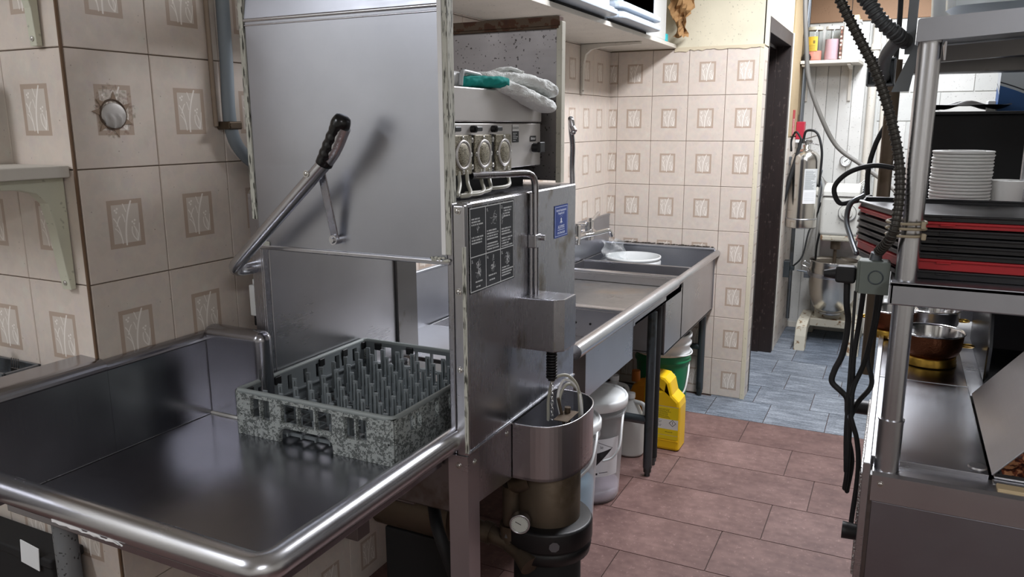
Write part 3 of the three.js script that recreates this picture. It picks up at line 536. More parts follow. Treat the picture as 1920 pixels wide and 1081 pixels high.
{
  const m = thing('wash_motor', 'dusty electric wash motor in the dark under the dishwasher', 'motor');
  mesh('casing', [cyl([-1.22, 0.56, -1.66], [-0.98, 0.56, -1.66], 0.075, 0.075, 28), cyl([-0.98, 0.56, -1.66], [-0.955, 0.56, -1.66], 0.06, 0.04, 24)], M.brownMetal, m);
  mesh('junction_cover', bx(-1.15, -1.06, 0.61, 0.665, -1.64, -1.56, 0.006), M.steelDark, m);
  mesh('bracket', [bx(-1.2, -1.0, 0.06, 0.49, -1.70, -1.62, 0.004), bx(-1.24, -0.96, 0, 0.06, -1.76, -1.56, 0.004)], M.blackMatte, m);
  mesh('drain_hose', [tube([[-1.0, 0.63, -1.56], [-0.95, 0.60, -1.50], [-0.91, 0.52, -1.49], [-0.89, 0.44, -1.5], [-0.9, 0.3, -1.52]], 0.016, 40, 12)], M.rubber, m, 'grey drain hose');
  mesh('cable', tube([[-0.82, 0.69, -1.9], [-0.95, 0.64, -1.84], [-1.1, 0.56, -1.8]], 0.007, 30, 8), M.galvDark, m);
}

// ================================================================ DISH RACK
{
  const flake = dataTex(512, (u, v) => { const a = fbm(u, v, 22, 4, 171), b = fbm(u, v, 5, 3, 177), c = fbm(u, v, 70, 2, 178); const hit = a + 0.35 * (b - 0.5) + 0.5 * (c - 0.5) > 0.48; const k = hit ? 172 + 24 * c : 98 + 24 * c; return [k - 2, k + 2, k]; }, true, [9, 9]);
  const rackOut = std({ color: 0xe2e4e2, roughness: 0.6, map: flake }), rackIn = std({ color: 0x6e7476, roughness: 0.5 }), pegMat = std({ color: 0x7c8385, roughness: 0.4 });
  const X0 = -1.39, X1 = -0.93, Z0 = -1.81, Z1 = -1.302, Y0 = 0.8505, Y1 = 0.959;
  const r = thing('dish_rack', 'grey plastic peg dish rack crusted with white lime scale', 'dish rack');
  const sq = (a, b, c, d) => [[a, c], [b, c], [b, d], [a, d]];
  const L = X1 - X0, wy0 = Y0 + 0.045, wy1 = Y1 - 0.012;
  const archX = (x) => [[X0, Y0], [x + 0.10, Y0], ...arc(x + 0.125, Y0 + 0.012, 0.025, 180, 90, 5).map(p => [p[0], p[1]]), ...arc(x + 0.235, Y0 + 0.012, 0.025, 90, 0, 5), [x + 0.26, Y0], [X1, Y0], [X1, Y1], [X0, Y1]];
  const front = z => extZ(archX(X0 + 0.03), z, z + 0.011, [sq(X0 + 0.045, X0 + 0.073, wy0, wy1), sq(X0 + 0.077, X0 + 0.105, wy0, wy1), sq(X0 + 0.14, X0 + 0.187, wy0 + 0.002, wy1), sq(X0 + 0.191, X0 + 0.238, wy0 + 0.002, wy1), sq(X0 + 0.242, X0 + 0.29, wy0 + 0.002, wy1), sq(X0 + 0.325, X0 + 0.353, wy0, wy1), sq(X0 + 0.357, X0 + 0.386, wy0, wy1)]);
  const sideW = x => extX([[Z0 + 0.0, Y0], [Z1, Y0], [Z1, Y1], [Z0, Y1]], x, x + 0.011, [[-1.365, -1.385], [-1.39, -1.41], [-1.47, -1.485], [-1.53, -1.545], [-1.58, -1.6], [-1.66, -1.68], [-1.69, -1.71], [-1.74, -1.76]].map(([a, b]) => sq(b, a, wy0 + 0.012, wy1)), 0);
  mesh('rack_side', front(Z1 - 0.011), rackOut, r, 'front side with an arched hand hole');
  mesh('rack_side', front(Z0), rackIn, r);
  mesh('rack_side', sideW(X0), rackIn, r); mesh('rack_side', sideW(X1 - 0.011), rackOut, r);
  for (const [x, z] of [[X0, Z0], [X1, Z0], [X0, Z1], [X1, Z1]]) mesh('corner_post', cyl([x + (x < -1.2 ? 0.007 : -0.007), Y0, z + (z < -1.5 ? 0.007 : -0.007)], [x + (x < -1.2 ? 0.007 : -0.007), Y1, z + (z < -1.5 ? 0.007 : -0.007)], 0.0095, 0.0095, 14), rackOut, r);
  const rim = std({ color: 0x8d9492, roughness: 0.45 });
  mesh('rim', [pipe([[X0 + 0.005, Y1, Z1 - 0.005], [X1 - 0.005, Y1, Z1 - 0.005], [X1 - 0.005, Y1, Z0 + 0.005], [X0 + 0.005, Y1, Z0 + 0.005], [X0 + 0.005, Y1, Z1 - 0.006]], 0.0065, 0.016, 8)], rim, r, 'rounded top rim');
  const ledge = []; for (const x of [X0 + 0.011, X1 - 0.019]) ledge.push(bx(x, x + 0.008, Y0 + 0.048, Y0 + 0.053, Z0, Z1, 0.001)); for (const z of [Z0 + 0.011, Z1 - 0.019]) ledge.push(bx(X0, X1, Y0 + 0.04, Y0 + 0.045, z, z + 0.008, 0.001));
  mesh('inner_ledge', ledge, rackIn, r);
  const grid = []; for (let i = 0; i < 11; i++) { const x = X0 + 0.02 + i * (L - 0.04) / 10; grid.push(new THREE.BoxGeometry(0.004, 0.008, Z1 - Z0 - 0.02).translate(x, Y0 + 0.016, (Z0 + Z1) / 2)); } for (let i = 0; i < 12; i++) { const z = Z0 + 0.02 + i * (Z1 - Z0 - 0.04) / 11; grid.push(new THREE.BoxGeometry(L - 0.02, 0.008, 0.004).translate((X0 + X1) / 2, Y0 + 0.016, z)); }
  mesh('base_grid', grid, rackIn, r);
  const peg = boxUV(merge([bx(-0.0065, 0.0065, 0, 0.084, -0.0022, 0.0022, 0.0015), bx(-0.0022, 0.0022, 0, 0.078, -0.006, 0.006, 0.0015), bx(-0.0085, 0.0085, 0, 0.03, -0.0032, 0.0032, 0.001)])); keep(peg);
  for (let i = 0; i < 8; i++) for (let k = 0; k < 9; k++) { const p = mesh('peg', peg, pegMat, r); p.position.set(X0 + 0.052 + i * 0.0508, Y0 + 0.018, Z1 - 0.045 - k * 0.0515); p.rotation.y = 0.1; }
  const clips = []; for (const z of [-1.335, -1.43, -1.6, -1.70, -1.79]) clips.push(bx(X0 + 0.009, X0 + 0.016, Y1 - 0.024, Y1 - 0.002, z - 0.014, z + 0.008, 0.003)); for (const x of [-1.33, -1.22]) clips.push(bx(x - 0.012, x + 0.012, Y1 - 0.024, Y1 - 0.002, Z0 + 0.009, Z0 + 0.016, 0.003));
  mesh('clip', clips, M.black, r, 'dark clips inside the rim');
}

// ================================================================ SINKS ALONG THE LEFT WALL
{
  const s = thing('sink_unit', 'long stainless steel sink unit with drainboard and basins along the tiled wall', 'sink');
  const XF = -0.92, R = 0.84, XW = -1.575, st = M.steel;
  mesh('splash', [bx(XW, XW + 0.012, R - 0.02, 1.05, -4.494, -2.1, 0.003), cyl([XW + 0.008, 1.05, -4.49], [XW + 0.008, 1.05, -2.1], 0.008)], M.steelDoor, s, 'pale wall splash');
  mesh('clean_top', [bx(XW, XF, R - 0.022, R, -2.43, -2.06, 0.002)], st, s, 'clean side landing top');
  // near basin
  mesh('apron', bx(XF - 0.006, XF, 0.647, R, -2.97, -2.435, 0.003), st, s, 'brushed front of the near basin');
  mesh('basin', [bx(XW + 0.02, XW + 0.026, 0.65, R, -2.965, -2.43, 0.001), bx(XW + 0.02, XF, 0.65, R, -2.97, -2.962, 0.001), bx(XW + 0.02, XF, 0.65, R, -2.437, -2.43, 0.001), bx(XW + 0.02, XF, 0.642, 0.65, -2.97, -2.43, 0.001)], st, s, 'near basin');
  const hp = mesh('strainer_plate', [bx(XW + 0.03, XF - 0.008, 0.705, 0.712, -2.96, -2.62, 0.001), bx(XW + 0.03, XF - 0.008, 0.70, 0.83, -2.961, -2.952, 0.001)], st, s);
  for (let i = 0; i < 7; i++) mesh('hole', cyl([-1.36 + i * 0.065, 0.772, -2.9525], [-1.36 + i * 0.065, 0.772, -2.949], 0.005, 0.005, 10), M.blackMatte, hp);
  mesh('basin_ridge', [bx(XW, XF, R - 0.012, R + 0.002, -3.0, -2.955, 0.005)], M.tubeSteel, s, 'rounded ridge between basin and drainboard');
  // drainboard
  const dirty = dataTex(256, (u, v) => { const a = fbm(u, v, 5, 5, 191), b = fbm(u, v, 30, 3, 193); const k = 205 + 50 * (a - 0.5) + 20 * (b - 0.5); const br = Math.max(0, a - 0.55) * 160; return [k, k - br * 0.25, k - br * 0.5]; }, true, [1.6, 1.6]);
  mesh('drainboard', [bx(XW + 0.01, XF, 0.776, 0.79, -3.735, -2.99, 0.002)], std({ color: 0xc9c6c2, metalness: 0.85, roughness: 0.5, map: dirty, roughnessMap: SR }), s, 'worn drainboard');
  mesh('drainboard_lip', [bx(XW + 0.01, XF, 0.79, R, -3.755, -3.735, 0.004), bx(XF - 0.012, XF, 0.776, R, -3.74, -2.97, 0.002)], st, s);
  mesh('basin_ridge', cyl([XW + 0.01, R - 0.002, -3.745], [XF, R - 0.002, -3.745], 0.012), M.tubeSteel, s);
  // far basin
  mesh('apron', [bx(XF - 0.006, XF, 0.522, R, -4.495, -3.46, 0.004)], st, s, 'brushed front of the far basin');
  mesh('basin', [bx(XW + 0.02, XF - 0.004, 0.525, 0.776, -3.468, -3.46, 0.002), bx(XW + 0.02, XW + 0.026, 0.53, R, -4.49, -3.76, 0.001), bx(XW + 0.02, XF, 0.53, R - 0.001, -3.775, -3.757, 0.001), bx(XW + 0.02, XF, 0.522, 0.532, -4.49, -3.46, 0.001)], st, s, 'far basin');
  mesh('divider', [bx(XW + 0.02, XF - 0.006, 0.532, R, -4.045, -4.037, 0.002), cyl([XW + 0.02, R, -4.041], [XF - 0.008, R, -4.041], 0.005)], st, s, 'basin divider');
  mesh('end_splash', [bx(XW + 0.012, XF + 0.004, 0.532, 0.878, -4.494, -4.478, 0.004), cyl([XW + 0.01, 0.878, -4.482], [XF, 0.878, -4.482], 0.010)], M.steelDoor, s, 'end splash against the far wall');
  { const bits = []; for (let i = 0; i < 34; i++) { const x = -1.5 + i * 0.017 + rnd() * 0.008; bits.push(new THREE.SphereGeometry(0.006 + rnd() * 0.004, 7, 5).scale(1.4, 0.5, 0.5).translate(x, 0.889 + rnd() * 0.003, -4.488)); } mesh('dark_caulk', bits, std({ color: 0x3a332c, roughness: 0.9 }), s, 'mouldy caulk along the end splash'); }
  // rims
  mesh('rolled_rim', pipe([[-0.912, 0.848, -2.30], [-0.912, 0.846, -3.57]], 0.026, 0.02, 20), M.tubeSteel, s, 'thick near rim tube');
  mesh('rolled_rim', pipe([[-0.912, 0.846, -3.55], [-0.908, 0.856, -4.49]], 0.019, 0.02, 18), M.tubeSteel, s, 'thinner far rim tube');
  // legs and stretchers
  const leg = (x, z, top, m) => { const l = mesh('leg', cyl([x, 0.04, z], [x, top, z], 0.0205), m, s, 'galvanised pipe leg'); mesh('foot', [cyl([x, 0, z], [x, 0.022, z], 0.013), cyl([x, 0.02, z], [x, 0.05, z], 0.018)], M.galvDark, l); };
  leg(-0.925, -3.262, 0.776, M.galvDark); leg(-0.938, -3.39, 0.776, M.blackMatte); leg(-0.963, -4.455, 0.53, M.galvDark); leg(-1.5, -3.262, 0.776, M.galvDark); leg(-1.5, -4.43, 0.53, M.galvDark); leg(-1.0, -2.47, 0.65, M.galvDark); leg(-1.5, -2.47, 0.65, M.galvDark);
  mesh('stretcher', [cyl([-1.5, 0.272, -3.262], [-0.925, 0.272, -3.262], 0.017)], M.galvDark, s);
  mesh('stretcher', [cyl([-1.5, 0.212, -3.39], [-0.938, 0.212, -3.39], 0.017)], M.galv, s);
  mesh('stretcher', [cyl([-1.5, 0.30, -4.43], [-0.963, 0.30, -4.455], 0.017)], M.galvDark, s);
  mesh('drain', [cyl([-1.1, 0.645, -2.6], [-1.1, 0.59, -2.6], 0.045, 0.03), cyl([-1.1, 0.6, -2.6], [-1.1, 0.1, -2.6], 0.022)], M.galv, s, 'basin drain pipe');
}
{ // faucet
  const f = thing('wall_faucet', 'chrome wall faucet above the far sink basins', 'faucet');
  mesh('body', [cyl([-1.565, 1.0, -3.78], [-1.50, 1.0, -3.78], 0.022), cyl([-1.565, 1.0, -4.0], [-1.50, 1.0, -4.0], 0.022), cyl([-1.50, 1.0, -3.74], [-1.50, 1.0, -4.04], 0.019), cyl([-1.50, 0.965, -3.79], [-1.50, 1.065, -3.79], 0.024), cyl([-1.50, 0.965, -3.98], [-1.50, 1.065, -3.98], 0.024)], M.chrome, f);
  mesh('handle', [new RoundedBoxGeometry(0.018, 0.014, 0.12, 2, 0.005).rotateX(0.3).translate(-1.495, 1.085, -4.06), cyl([-1.50, 1.06, -3.99], [-1.50, 1.085, -3.99], 0.014)], M.chrome, f);
  mesh('handle', [new RoundedBoxGeometry(0.06, 0.012, 0.016, 2, 0.005).translate(-1.475, 1.075, -3.79), cyl([-1.50, 1.05, -3.79], [-1.50, 1.075, -3.79], 0.014)], M.chrome, f);
  mesh('spout', [pipe([[-1.50, 1.0, -3.89], [-1.46, 1.005, -3.93], [-1.40, 1.02, -4.03], [-1.39, 0.985, -4.045]], 0.013, 0.02, 12)], M.chrome, f);
}
{ // bucket and bag in the far basin
  const b = thing('white_pail', 'open white plastic pail standing in the far sink basin', 'bucket');
  mesh('pail_body', lathe([[0.0, 0.533], [0.13, 0.533], [0.15, 0.80], [0.158, 0.80], [0.158, 0.822], [0.152, 0.825], [0.152, 0.836], [0.158, 0.838], [0.158, 0.85], [0.148, 0.85], [0.144, 0.80], [0.125, 0.545], [0, 0.545]], -1.33, 0, -4.245, 40), M.whitePlastic, b);
  const g = new THREE.PlaneGeometry(0.17, 0.13, 14, 12), p = g.attributes.position;
  for (let i = 0; i < p.count; i++) { const x = p.getX(i), y = p.getY(i); p.setXYZ(i, x * (1 - 0.3 * (y + 0.065) / 0.13) + 0.008 * Math.sin(y * 90 + x * 30), y + 0.008 * Math.sin(x * 70), 0.016 * Math.sin(x * 60 + y * 45) + 0.01 * Math.cos(y * 110 - x * 20) - 0.1 * x * x * 8); }
  g.computeVertexNormals(); g.rotateY(0.7).rotateZ(0.12).translate(-1.425, 0.875, -4.19);
  solo('plastic_bag', g, new THREE.MeshPhysicalMaterial({ color: 0xf2f5f6, roughness: 0.2, transmission: 0.75, thickness: 0, side: THREE.DoubleSide }), 'crumpled clear plastic bag hanging over the pail in the sink', 'plastic bag');
}
// ================================================================ UNDER THE SINKS
function pail(name, label, x, z, h, r, mats, handle) {
  const b = thing(name, label, 'bucket');
  mesh('pail_body', lathe([[0, 0.004], [r * 0.82, 0.004], [r * 0.86, 0.02], [r * 0.97, h * 0.82], [r * 1.03, h * 0.83], [r * 1.03, h * 0.86], [r * 0.98, h * 0.87], [r * 0.99, h * 0.93], [r * 0.9, h * 0.93]], x, 0, z, 40), mats[0], b);
  if (mats[2]) mesh('liquid', lathe([[0, 0.01], [r * 0.815, 0.01], [r * 0.84, 0.025], [r * 0.84 + 0.06 * r * mats[3], h * mats[3]], [0, h * mats[3]]], x, 0, z, 36), mats[2], b, mats[4]);
  if (mats[1]) mesh('lid', lathe([[r * 0.99, h * 0.89], [r * 1.06, h * 0.90], [r * 1.07, h * 0.965], [r * 1.03, h * 0.985], [r * 1.0, h * 0.97], [r * 0.95, h * 0.962], [r * 0.93, h * 0.972], [r * 0.6, h * 0.974], [0, h * 0.974]], x, 0, z, 40), mats[1], b);
  if (handle) mesh('handle', tube(handle, 0.005, 30, 8), M.whitePlastic, b, 'white bail handle');
  return b;
}
const cloudy = new THREE.MeshPhysicalMaterial({ color: 0xeff2f3, roughness: 0.3, transmission: 0.8, thickness: 0 });
pail('chemical_pail', 'translucent pail of blue liquid with white lid behind the sump cup', -1.10, -2.68, 0.47, 0.137, [cloudy, M.whitePlastic, std({ color: 0x86a3b5, roughness: 0.3 }), 0.42, 'pale blue liquid'], [[-0.962, 0.43, -2.68], [-0.945, 0.40, -2.62], [-0.948, 0.33, -2.57], [-0.985, 0.28, -2.555]]);
{
  const b = pail('chemical_pail', 'translucent pail of pinkish liquid with hazard label below the near basin', -1.105, -2.99, 0.47, 0.148, [cloudy, M.whitePlastic, std({ color: 0xc3b4c0, roughness: 0.3 }), 0.13, 'pinkish liquid'], [[-0.962, 0.40, -3.0], [-0.945, 0.36, -2.93], [-0.94, 0.28, -2.885], [-0.965, 0.235, -2.875], [-1.0, 0.215, -2.872]]);
  const lab = canvasTex(200, 260, (g, w, h) => { g.fillStyle = '#dfe1e4'; g.fillRect(0, 0, w, h); g.fillStyle = '#14161c'; g.beginPath(); g.moveTo(20, 100); g.lineTo(150, 70); g.lineTo(20, 200); g.fill(); g.strokeStyle = '#2a2c32'; g.lineWidth = 3; g.beginPath(); g.moveTo(50, 20); g.lineTo(150, 70); g.stroke(); g.font = '28px sans-serif'; g.fillText('le', 62, 66); g.fillRect(24, 232, 26, 14); g.fillRect(60, 230, 60, 4); });
  const c = new THREE.CylinderGeometry(0.1445, 0.138, 0.17, 16, 1, true, 0.35, 0.95); c.translate(-1.105, 0.22, -2.99);
  mesh('hazard_label', keep(c), std({ map: lab, roughness: 0.5, side: THREE.DoubleSide }), b, 'white label with a black triangle');
}
pail('green_pail', 'dark green plastic pail at the far end under the sink', -1.09, -4.08, 0.385, 0.148, [std({ color: 0x0f7a4d, roughness: 0.4 }), null], [[-0.955, 0.33, -4.13], [-0.935, 0.25, -4.02], [-0.945, 0.17, -3.97], [-1.0, 0.13, -3.93]]);
{
  const b = thing('white_pail', 'white ribbed pail nested inside the green pail', 'bucket');
  mesh('pail_body', lathe([[0, 0.1], [0.118, 0.1], [0.136, 0.36], [0.15, 0.362], [0.15, 0.375], [0.142, 0.38], [0.144, 0.41], [0.152, 0.412], [0.152, 0.425], [0.145, 0.43], [0.146, 0.45], [0.154, 0.455], [0.154, 0.47], [0.14, 0.47]], -1.09, 0, -4.08, 36), M.whitePlastic, b);
  mesh('handle', tube(arc(-1.09, -4.08, 0.156, -70, 60, 14).map((p, i) => [p[0], 0.375 - 0.012 * Math.sin(i / 14 * Math.PI), p[1]]), 0.004, 30, 6), M.whitePlastic, b);
  const gl = canvasTex(96, 128, (g, w, h) => { g.fillStyle = '#d9ddd9'; g.fillRect(0, 0, w, h); g.fillStyle = '#70777a'; for (let y = 10; y < h - 8; y += 9) g.fillRect(8, y, 40 + (y * 7) % 40, 3); });
  const c = new THREE.CylinderGeometry(0.1415, 0.139, 0.11, 12, 1, true, 0.15, 0.6); c.translate(-1.09, 0.215, -4.08);
  mesh('paper_label', keep(c), std({ map: gl, roughness: 0.6, side: THREE.DoubleSide }), scene.getObjectByName('green_pail'), 'white paper label');
}
function jugProfile(w, h) { return [[-w / 2, 0.008], [-w / 2 + 0.01, 0], [w / 2 - 0.01, 0], [w / 2, 0.008], [w / 2, h * 0.60], [w / 2 - 0.006, h * 0.68], [w / 2 - 0.04, h * 0.76], [w / 2 - 0.055, h * 0.92], [w / 2 - 0.08, h * 0.985], [w / 2 - 0.12, h], [-w / 2 + 0.02, h * 0.99], [-w / 2 + 0.004, h * 0.95], [-w / 2, h * 0.8]]; }
{
  const j = thing('yellow_jug', 'bright yellow detergent jug with printed label beside the sink leg', 'jug');
  const w = 0.185, h = 0.38, cx = -0.955, z0 = -3.71, z1 = -3.58;
  const hole = [[0.0, h * 0.82], [0.004, h * 0.90], [-0.02, h * 0.94], [-0.05, h * 0.92], [-0.055, h * 0.84], [-0.03, h * 0.79]].map(p => [p[0] + cx, p[1]]);
  const yel = std({ color: 0xf2c40c, roughness: 0.35 });
  mesh('jug_body', extZ(jugProfile(w, h).map(p => [p[0] + cx, p[1]]), z0, z1, [hole], 0.014), yel, j);
  const lab = canvasTex(300, 300, (g, W, H) => {
    seed = 5; g.fillStyle = '#f0d41a'; g.fillRect(0, 0, W, H); g.fillStyle = '#e8e8e4'; g.fillRect(0, 118, W, 90); g.fillStyle = '#c9b69a'; g.fillRect(0, 0, W, 6); g.fillRect(0, 262, W, 4);
    const txt = (x, y, n, ww, c) => { g.fillStyle = c; for (let k = 0; k < n; k++) { let xx = x; while (xx < x + ww * (0.7 + rnd() * 0.3)) { const l = 3 + rnd() * 8; g.fillRect(xx, y + k * 11, l, 5); xx += l + 3; } } };
    txt(20, 26, 8, 250, '#5d5410'); txt(14, 128, 6, 170, '#6d6f70'); txt(20, 218, 3, 110, '#4c4610');
    g.save(); g.translate(252, 150); g.rotate(Math.PI / 4); g.strokeStyle = '#33302e'; g.lineWidth = 4; g.strokeRect(-20, -20, 40, 40); g.restore(); g.fillStyle = '#15130f'; g.font = 'bold 34px sans-serif'; g.fillText('!', 247, 162);
    txt(190, 232, 1, 80, '#15130f');
  });
  mesh('jug_label', keep(new THREE.PlaneGeometry(w - 0.012, 0.17).translate(cx, 0.145, z1 + 0.001)), std({ map: lab, roughness: 0.45 }), j, 'yellow and white label with warning diamond');
  mesh('jug_seam', bx(cx - w / 2 + 0.004, cx + w / 2 - 0.004, 0.05, 0.053, z1 - 0.002, z1 + 0.001, 0.001), yel, j);
  const a = thing('yellow_jug', 'amber yellow jug with orange cap behind the sink leg', 'jug');
  const am = std({ color: 0xe09a1d, roughness: 0.4 });
  mesh('jug_body', [extZ(jugProfile(0.17, 0.27).map(p => [-p[0] - 1.13, p[1]]).reverse(), -3.86, -3.75, [], 0.014)], am, a);
  mesh('cap', [cyl([-1.155, 0.262, -3.80], [-1.155, 0.318, -3.80], 0.024, 0.022, 18)], std({ color: 0xb46a24, roughness: 0.5 }), a, 'orange cap');
}
for (const [x, z, h, lab] of [[-1.08, -3.47, 0.31, 'milky white jug with side handle in front of the pipe stretchers'], [-1.22, -3.64, 0.33, 'milky white jug standing behind the other jug']]) {
  const j = thing('milk_jug', lab, 'jug');
  mesh('jug_body', [lathe([[0, 0.003], [0.066, 0.003], [0.074, 0.015], [0.076, h * 0.55], [0.07, h * 0.64], [0.036, h * 0.86], [0.022, h * 0.9], [0.022, h * 0.96], [0, h * 0.96]], 0, 0, 0, 30).scale(1, 1, 0.85).translate(x, 0, z)], M.milky, j);
  mesh('cap', cyl([x, h * 0.93, z], [x, h, z], 0.024, 0.024, 18), M.whitePlastic, j);
  mesh('handle', tube([[x + 0.03, h * 0.88, z + 0.01], [x + 0.068, h * 0.86, z + 0.015], [x + 0.078, h * 0.74, z + 0.015], [x + 0.07, h * 0.6, z + 0.012]], 0.0105, 24, 10), M.milky, j);
}
// ================================================================ SHELF ABOVE THE SINKS
{
  const s = thing('wall_shelf', 'long white wall shelf on brackets above the sinks', 'shelf');
  mesh('board', bx(-1.576, -1.19, 2.0, 2.02, -4.49, -1.75, 0.002), M.whitePaint, s);
  for (const z of [-4.02, -2.95]) {
    const prof = [[-1.575, 1.742], [-1.575, 1.998], [-1.25, 1.998], [-1.25, 1.986], [-1.47, 1.978], [-1.52, 1.968], [-1.548, 1.945], [-1.558, 1.9], [-1.562, 1.742]];
    const b = mesh('bracket', extZ(prof, z - 0.013, z + 0.013, [], 0.002), M.whitePaint, s);
    screw([-1.558, 1.76, z + 0.013], 'z', 0.004, M.screw, b);
  }
}
const binMat = std({ color: 0xb9c4cf, roughness: 0.4 });
function tub(z0, z1, y, label) {
  const b = thing('bus_tub', label, 'tub', 'upturned tubs on the long shelf');
  const ring = (i, r) => rrect(-1.545 + i, -1.125 - i, z0 + i, z1 - i, r);
  mesh('tub_body', [extY(ring(0.03, 0.05), y + 0.012, y + 0.17, [], 0.012)], binMat, b);
  mesh('tub_rim', [extY(ring(0, 0.06), y, y + 0.022, [], 0.006), extY(ring(0.012, 0.055), y + 0.02, y + 0.03, [], 0.003)], binMat, b);
  return b;
}
tub(-3.98, -3.36, 2.034, 'lower upturned grey plastic tub at the far end of the long shelf');
tub(-3.98, -3.36, 2.076, 'upper upturned grey plastic tub at the far end of the long shelf');
tub(-3.33, -2.71, 2.034, 'upturned grey plastic tub nearer the dishwasher on the long shelf');
solo('shelf_mat', bx(-1.53, -1.20, 2.0205, 2.034, -3.94, -2.78, 0.002), M.blackMatte, 'black mat under the grey tubs on the long shelf', 'mat');
{
  const c = thing('plastic_bottle', 'large translucent bottle with teal edge at the end of the long shelf', 'bottle');
  mesh('bottle_body', extY(rrect(-1.43, -1.2, -4.32, -4.06, 0.03), 2.021, 2.36, [], 0.01), M.milky, c);
  mesh('teal_band', bx(-1.205, -1.194, 2.021, 2.06, -4.325, -4.29, 0.003), std({ color: 0x2bb5bd, roughness: 0.4 }), c, 'teal strip');
}
{
  const g = new THREE.PlaneGeometry(0.14, 0.3, 10, 16), p = g.attributes.position; seed = 33;
  for (let i = 0; i < p.count; i++) { const x = p.getX(i), y = p.getY(i); p.setXYZ(i, x * (0.7 + 0.35 * Math.sin(y * 24 + 1)) + (rnd() - 0.5) * 0.02, y + (rnd() - 0.5) * 0.012, 0.025 * Math.sin(x * 50 + y * 40) + (rnd() - 0.5) * 0.03); }
  let q = g.toNonIndexed(); q.computeVertexNormals(); q.translate(-1.15, 2.2, -4.41);
  solo('paper_bag', q, std({ color: 0xa98458, roughness: 0.85, side: THREE.DoubleSide }), 'crumpled brown paper hanging off the end of the long shelf', 'paper bag');
}

// ================================================================ FAR END: EXTINGUISHER, MIXER, JAR SHELF
{
  const e = thing('fire_extinguisher', 'polished steel fire extinguisher with black hose on the wall past the doorway', 'extinguisher');
  const x = -0.606, z = -5.86;
  mesh('cylinder', lathe([[0, 0.865], [0.10, 0.865], [0.104, 0.872], [0.104, 0.925], [0.1, 0.928], [0.1, 1.33], [0.094, 1.365], [0.07, 1.395], [0.035, 1.41], [0.022, 1.415], [0.022, 1.44], [0, 1.44]], x, 0, z, 40), std({ color: 0xd9d6d0, metalness: 1, roughness: 0.2 }), e);
  mesh('base_band', lathe([[0.104, 0.925], [0.106, 0.927], [0.106, 0.932], [0.1, 0.934]], x, 0, z, 40), M.steel, e);
  mesh('valve', [cyl([x, 1.43, z], [x, 1.475, z], 0.02), bx(x - 0.03, x + 0.04, 1.455, 1.475, z - 0.012, z + 0.012, 0.003), new RoundedBoxGeometry(0.1, 0.008, 0.02, 2, 0.003).rotateZ(0.3).translate(x + 0.035, 1.495, z), new RoundedBoxGeometry(0.09, 0.008, 0.02, 2, 0.003).rotateZ(-0.2).translate(x + 0.04, 1.45, z), cyl([x - 0.02, 1.465, z + 0.012], [x - 0.02, 1.465, z + 0.03], 0.014)], M.chrome, e, 'chrome valve and squeeze levers');
  mesh('hose', [tube([[x - 0.02, 1.475, z + 0.02], [x - 0.005, 1.535, z + 0.03], [x + 0.06, 1.53, z + 0.05], [x + 0.105, 1.42, z + 0.06], [x + 0.108, 1.24, z + 0.045], [x + 0.104, 1.16, z + 0.03]], 0.0085, 48, 10)], M.rubber, e, 'black hose');
  mesh('nozzle', [cyl([x - 0.03, 1.48, z + 0.05], [x - 0.13, 0.99, z + 0.11], 0.011, 0.018, 14), tube([[x - 0.03, 1.48, z + 0.05], [x - 0.07, 1.53, z + 0.04], [x - 0.1, 1.47, z + 0.02], [x - 0.098, 1.4, z]], 0.007, 30, 8)], M.rubber, e, 'black nozzle wand');
  const lt = canvasTex(128, 256, (g, w, h) => { seed = 71; g.fillStyle = '#e2e4e3'; g.fillRect(0, 0, w, h); g.fillStyle = '#8a8e90'; for (let y = 14; y < 150; y += 7) g.fillRect(10, y, 50 + rnd() * 55, 3); g.fillStyle = '#fff'; g.fillRect(0, 156, w, h); g.fillStyle = '#b4b6b8'; for (let y = 176; y < 240; y += 14) g.fillRect(12, y, 90, 2); });
  const c = new THREE.CylinderGeometry(0.1006, 0.1006, 0.24, 14, 1, true, 0.1, 1.0); c.translate(x, 1.16, z);
  mesh('label', keep(c), std({ map: lt, roughness: 0.5, side: THREE.DoubleSide }), e, 'white instruction label');
  mesh('wall_hook', bx(-0.712, x - 0.05, 1.30, 1.36, z - 0.03, z + 0.03, 0.003), M.galv, e);
}
{
  const s = canvasTex(64, 420, (g, w, h) => { g.fillStyle = '#b22b34'; g.fillRect(0, 0, w, h); g.save(); g.translate(w / 2 + 13, h - 16); g.rotate(-Math.PI / 2); g.fillStyle = '#f3e9e6'; g.font = 'bold 38px sans-serif'; g.fillText('EXTINGUISHER', 0, 0, h - 60); g.restore(); });
  solo('wall_sign', keep(new THREE.BoxGeometry(0.003, 0.19, 0.1).translate(-0.7095, 1.585, -5.925)), std({ map: s, roughness: 0.5 }), 'red vertical sign with white letters beside the doorway', 'sign');
  const p = thing('pull_station', 'narrow red pull box with white foot above the extinguisher', 'alarm box');
  mesh('red_case', bx(-0.711, -0.655, 1.475, 1.6, -6.19, -6.10, 0.004), std({ color: 0xb3263c, roughness: 0.4 }), p);
  mesh('white_foot', bx(-0.711, -0.652, 1.45, 1.475, -6.18, -6.105, 0.003), M.whitePlastic, p);
  mesh('conduit', [cyl([-0.69, 1.6, -6.14], [-0.69, 2.68, -6.14], 0.011), cyl([-0.69, 1.6, -6.14], [-0.69, 1.65, -6.14], 0.016)], M.galv, p);
}
solo('wall_conduit', [cyl([-0.695, 0.1, -6.25], [-0.695, 2.65, -6.25], 0.014), cyl([-0.695, 1.97, -6.25], [-0.695, 2.0, -6.25], 0.02)], M.galv, 'grey steel conduit running up the corner behind the extinguisher', 'conduit');
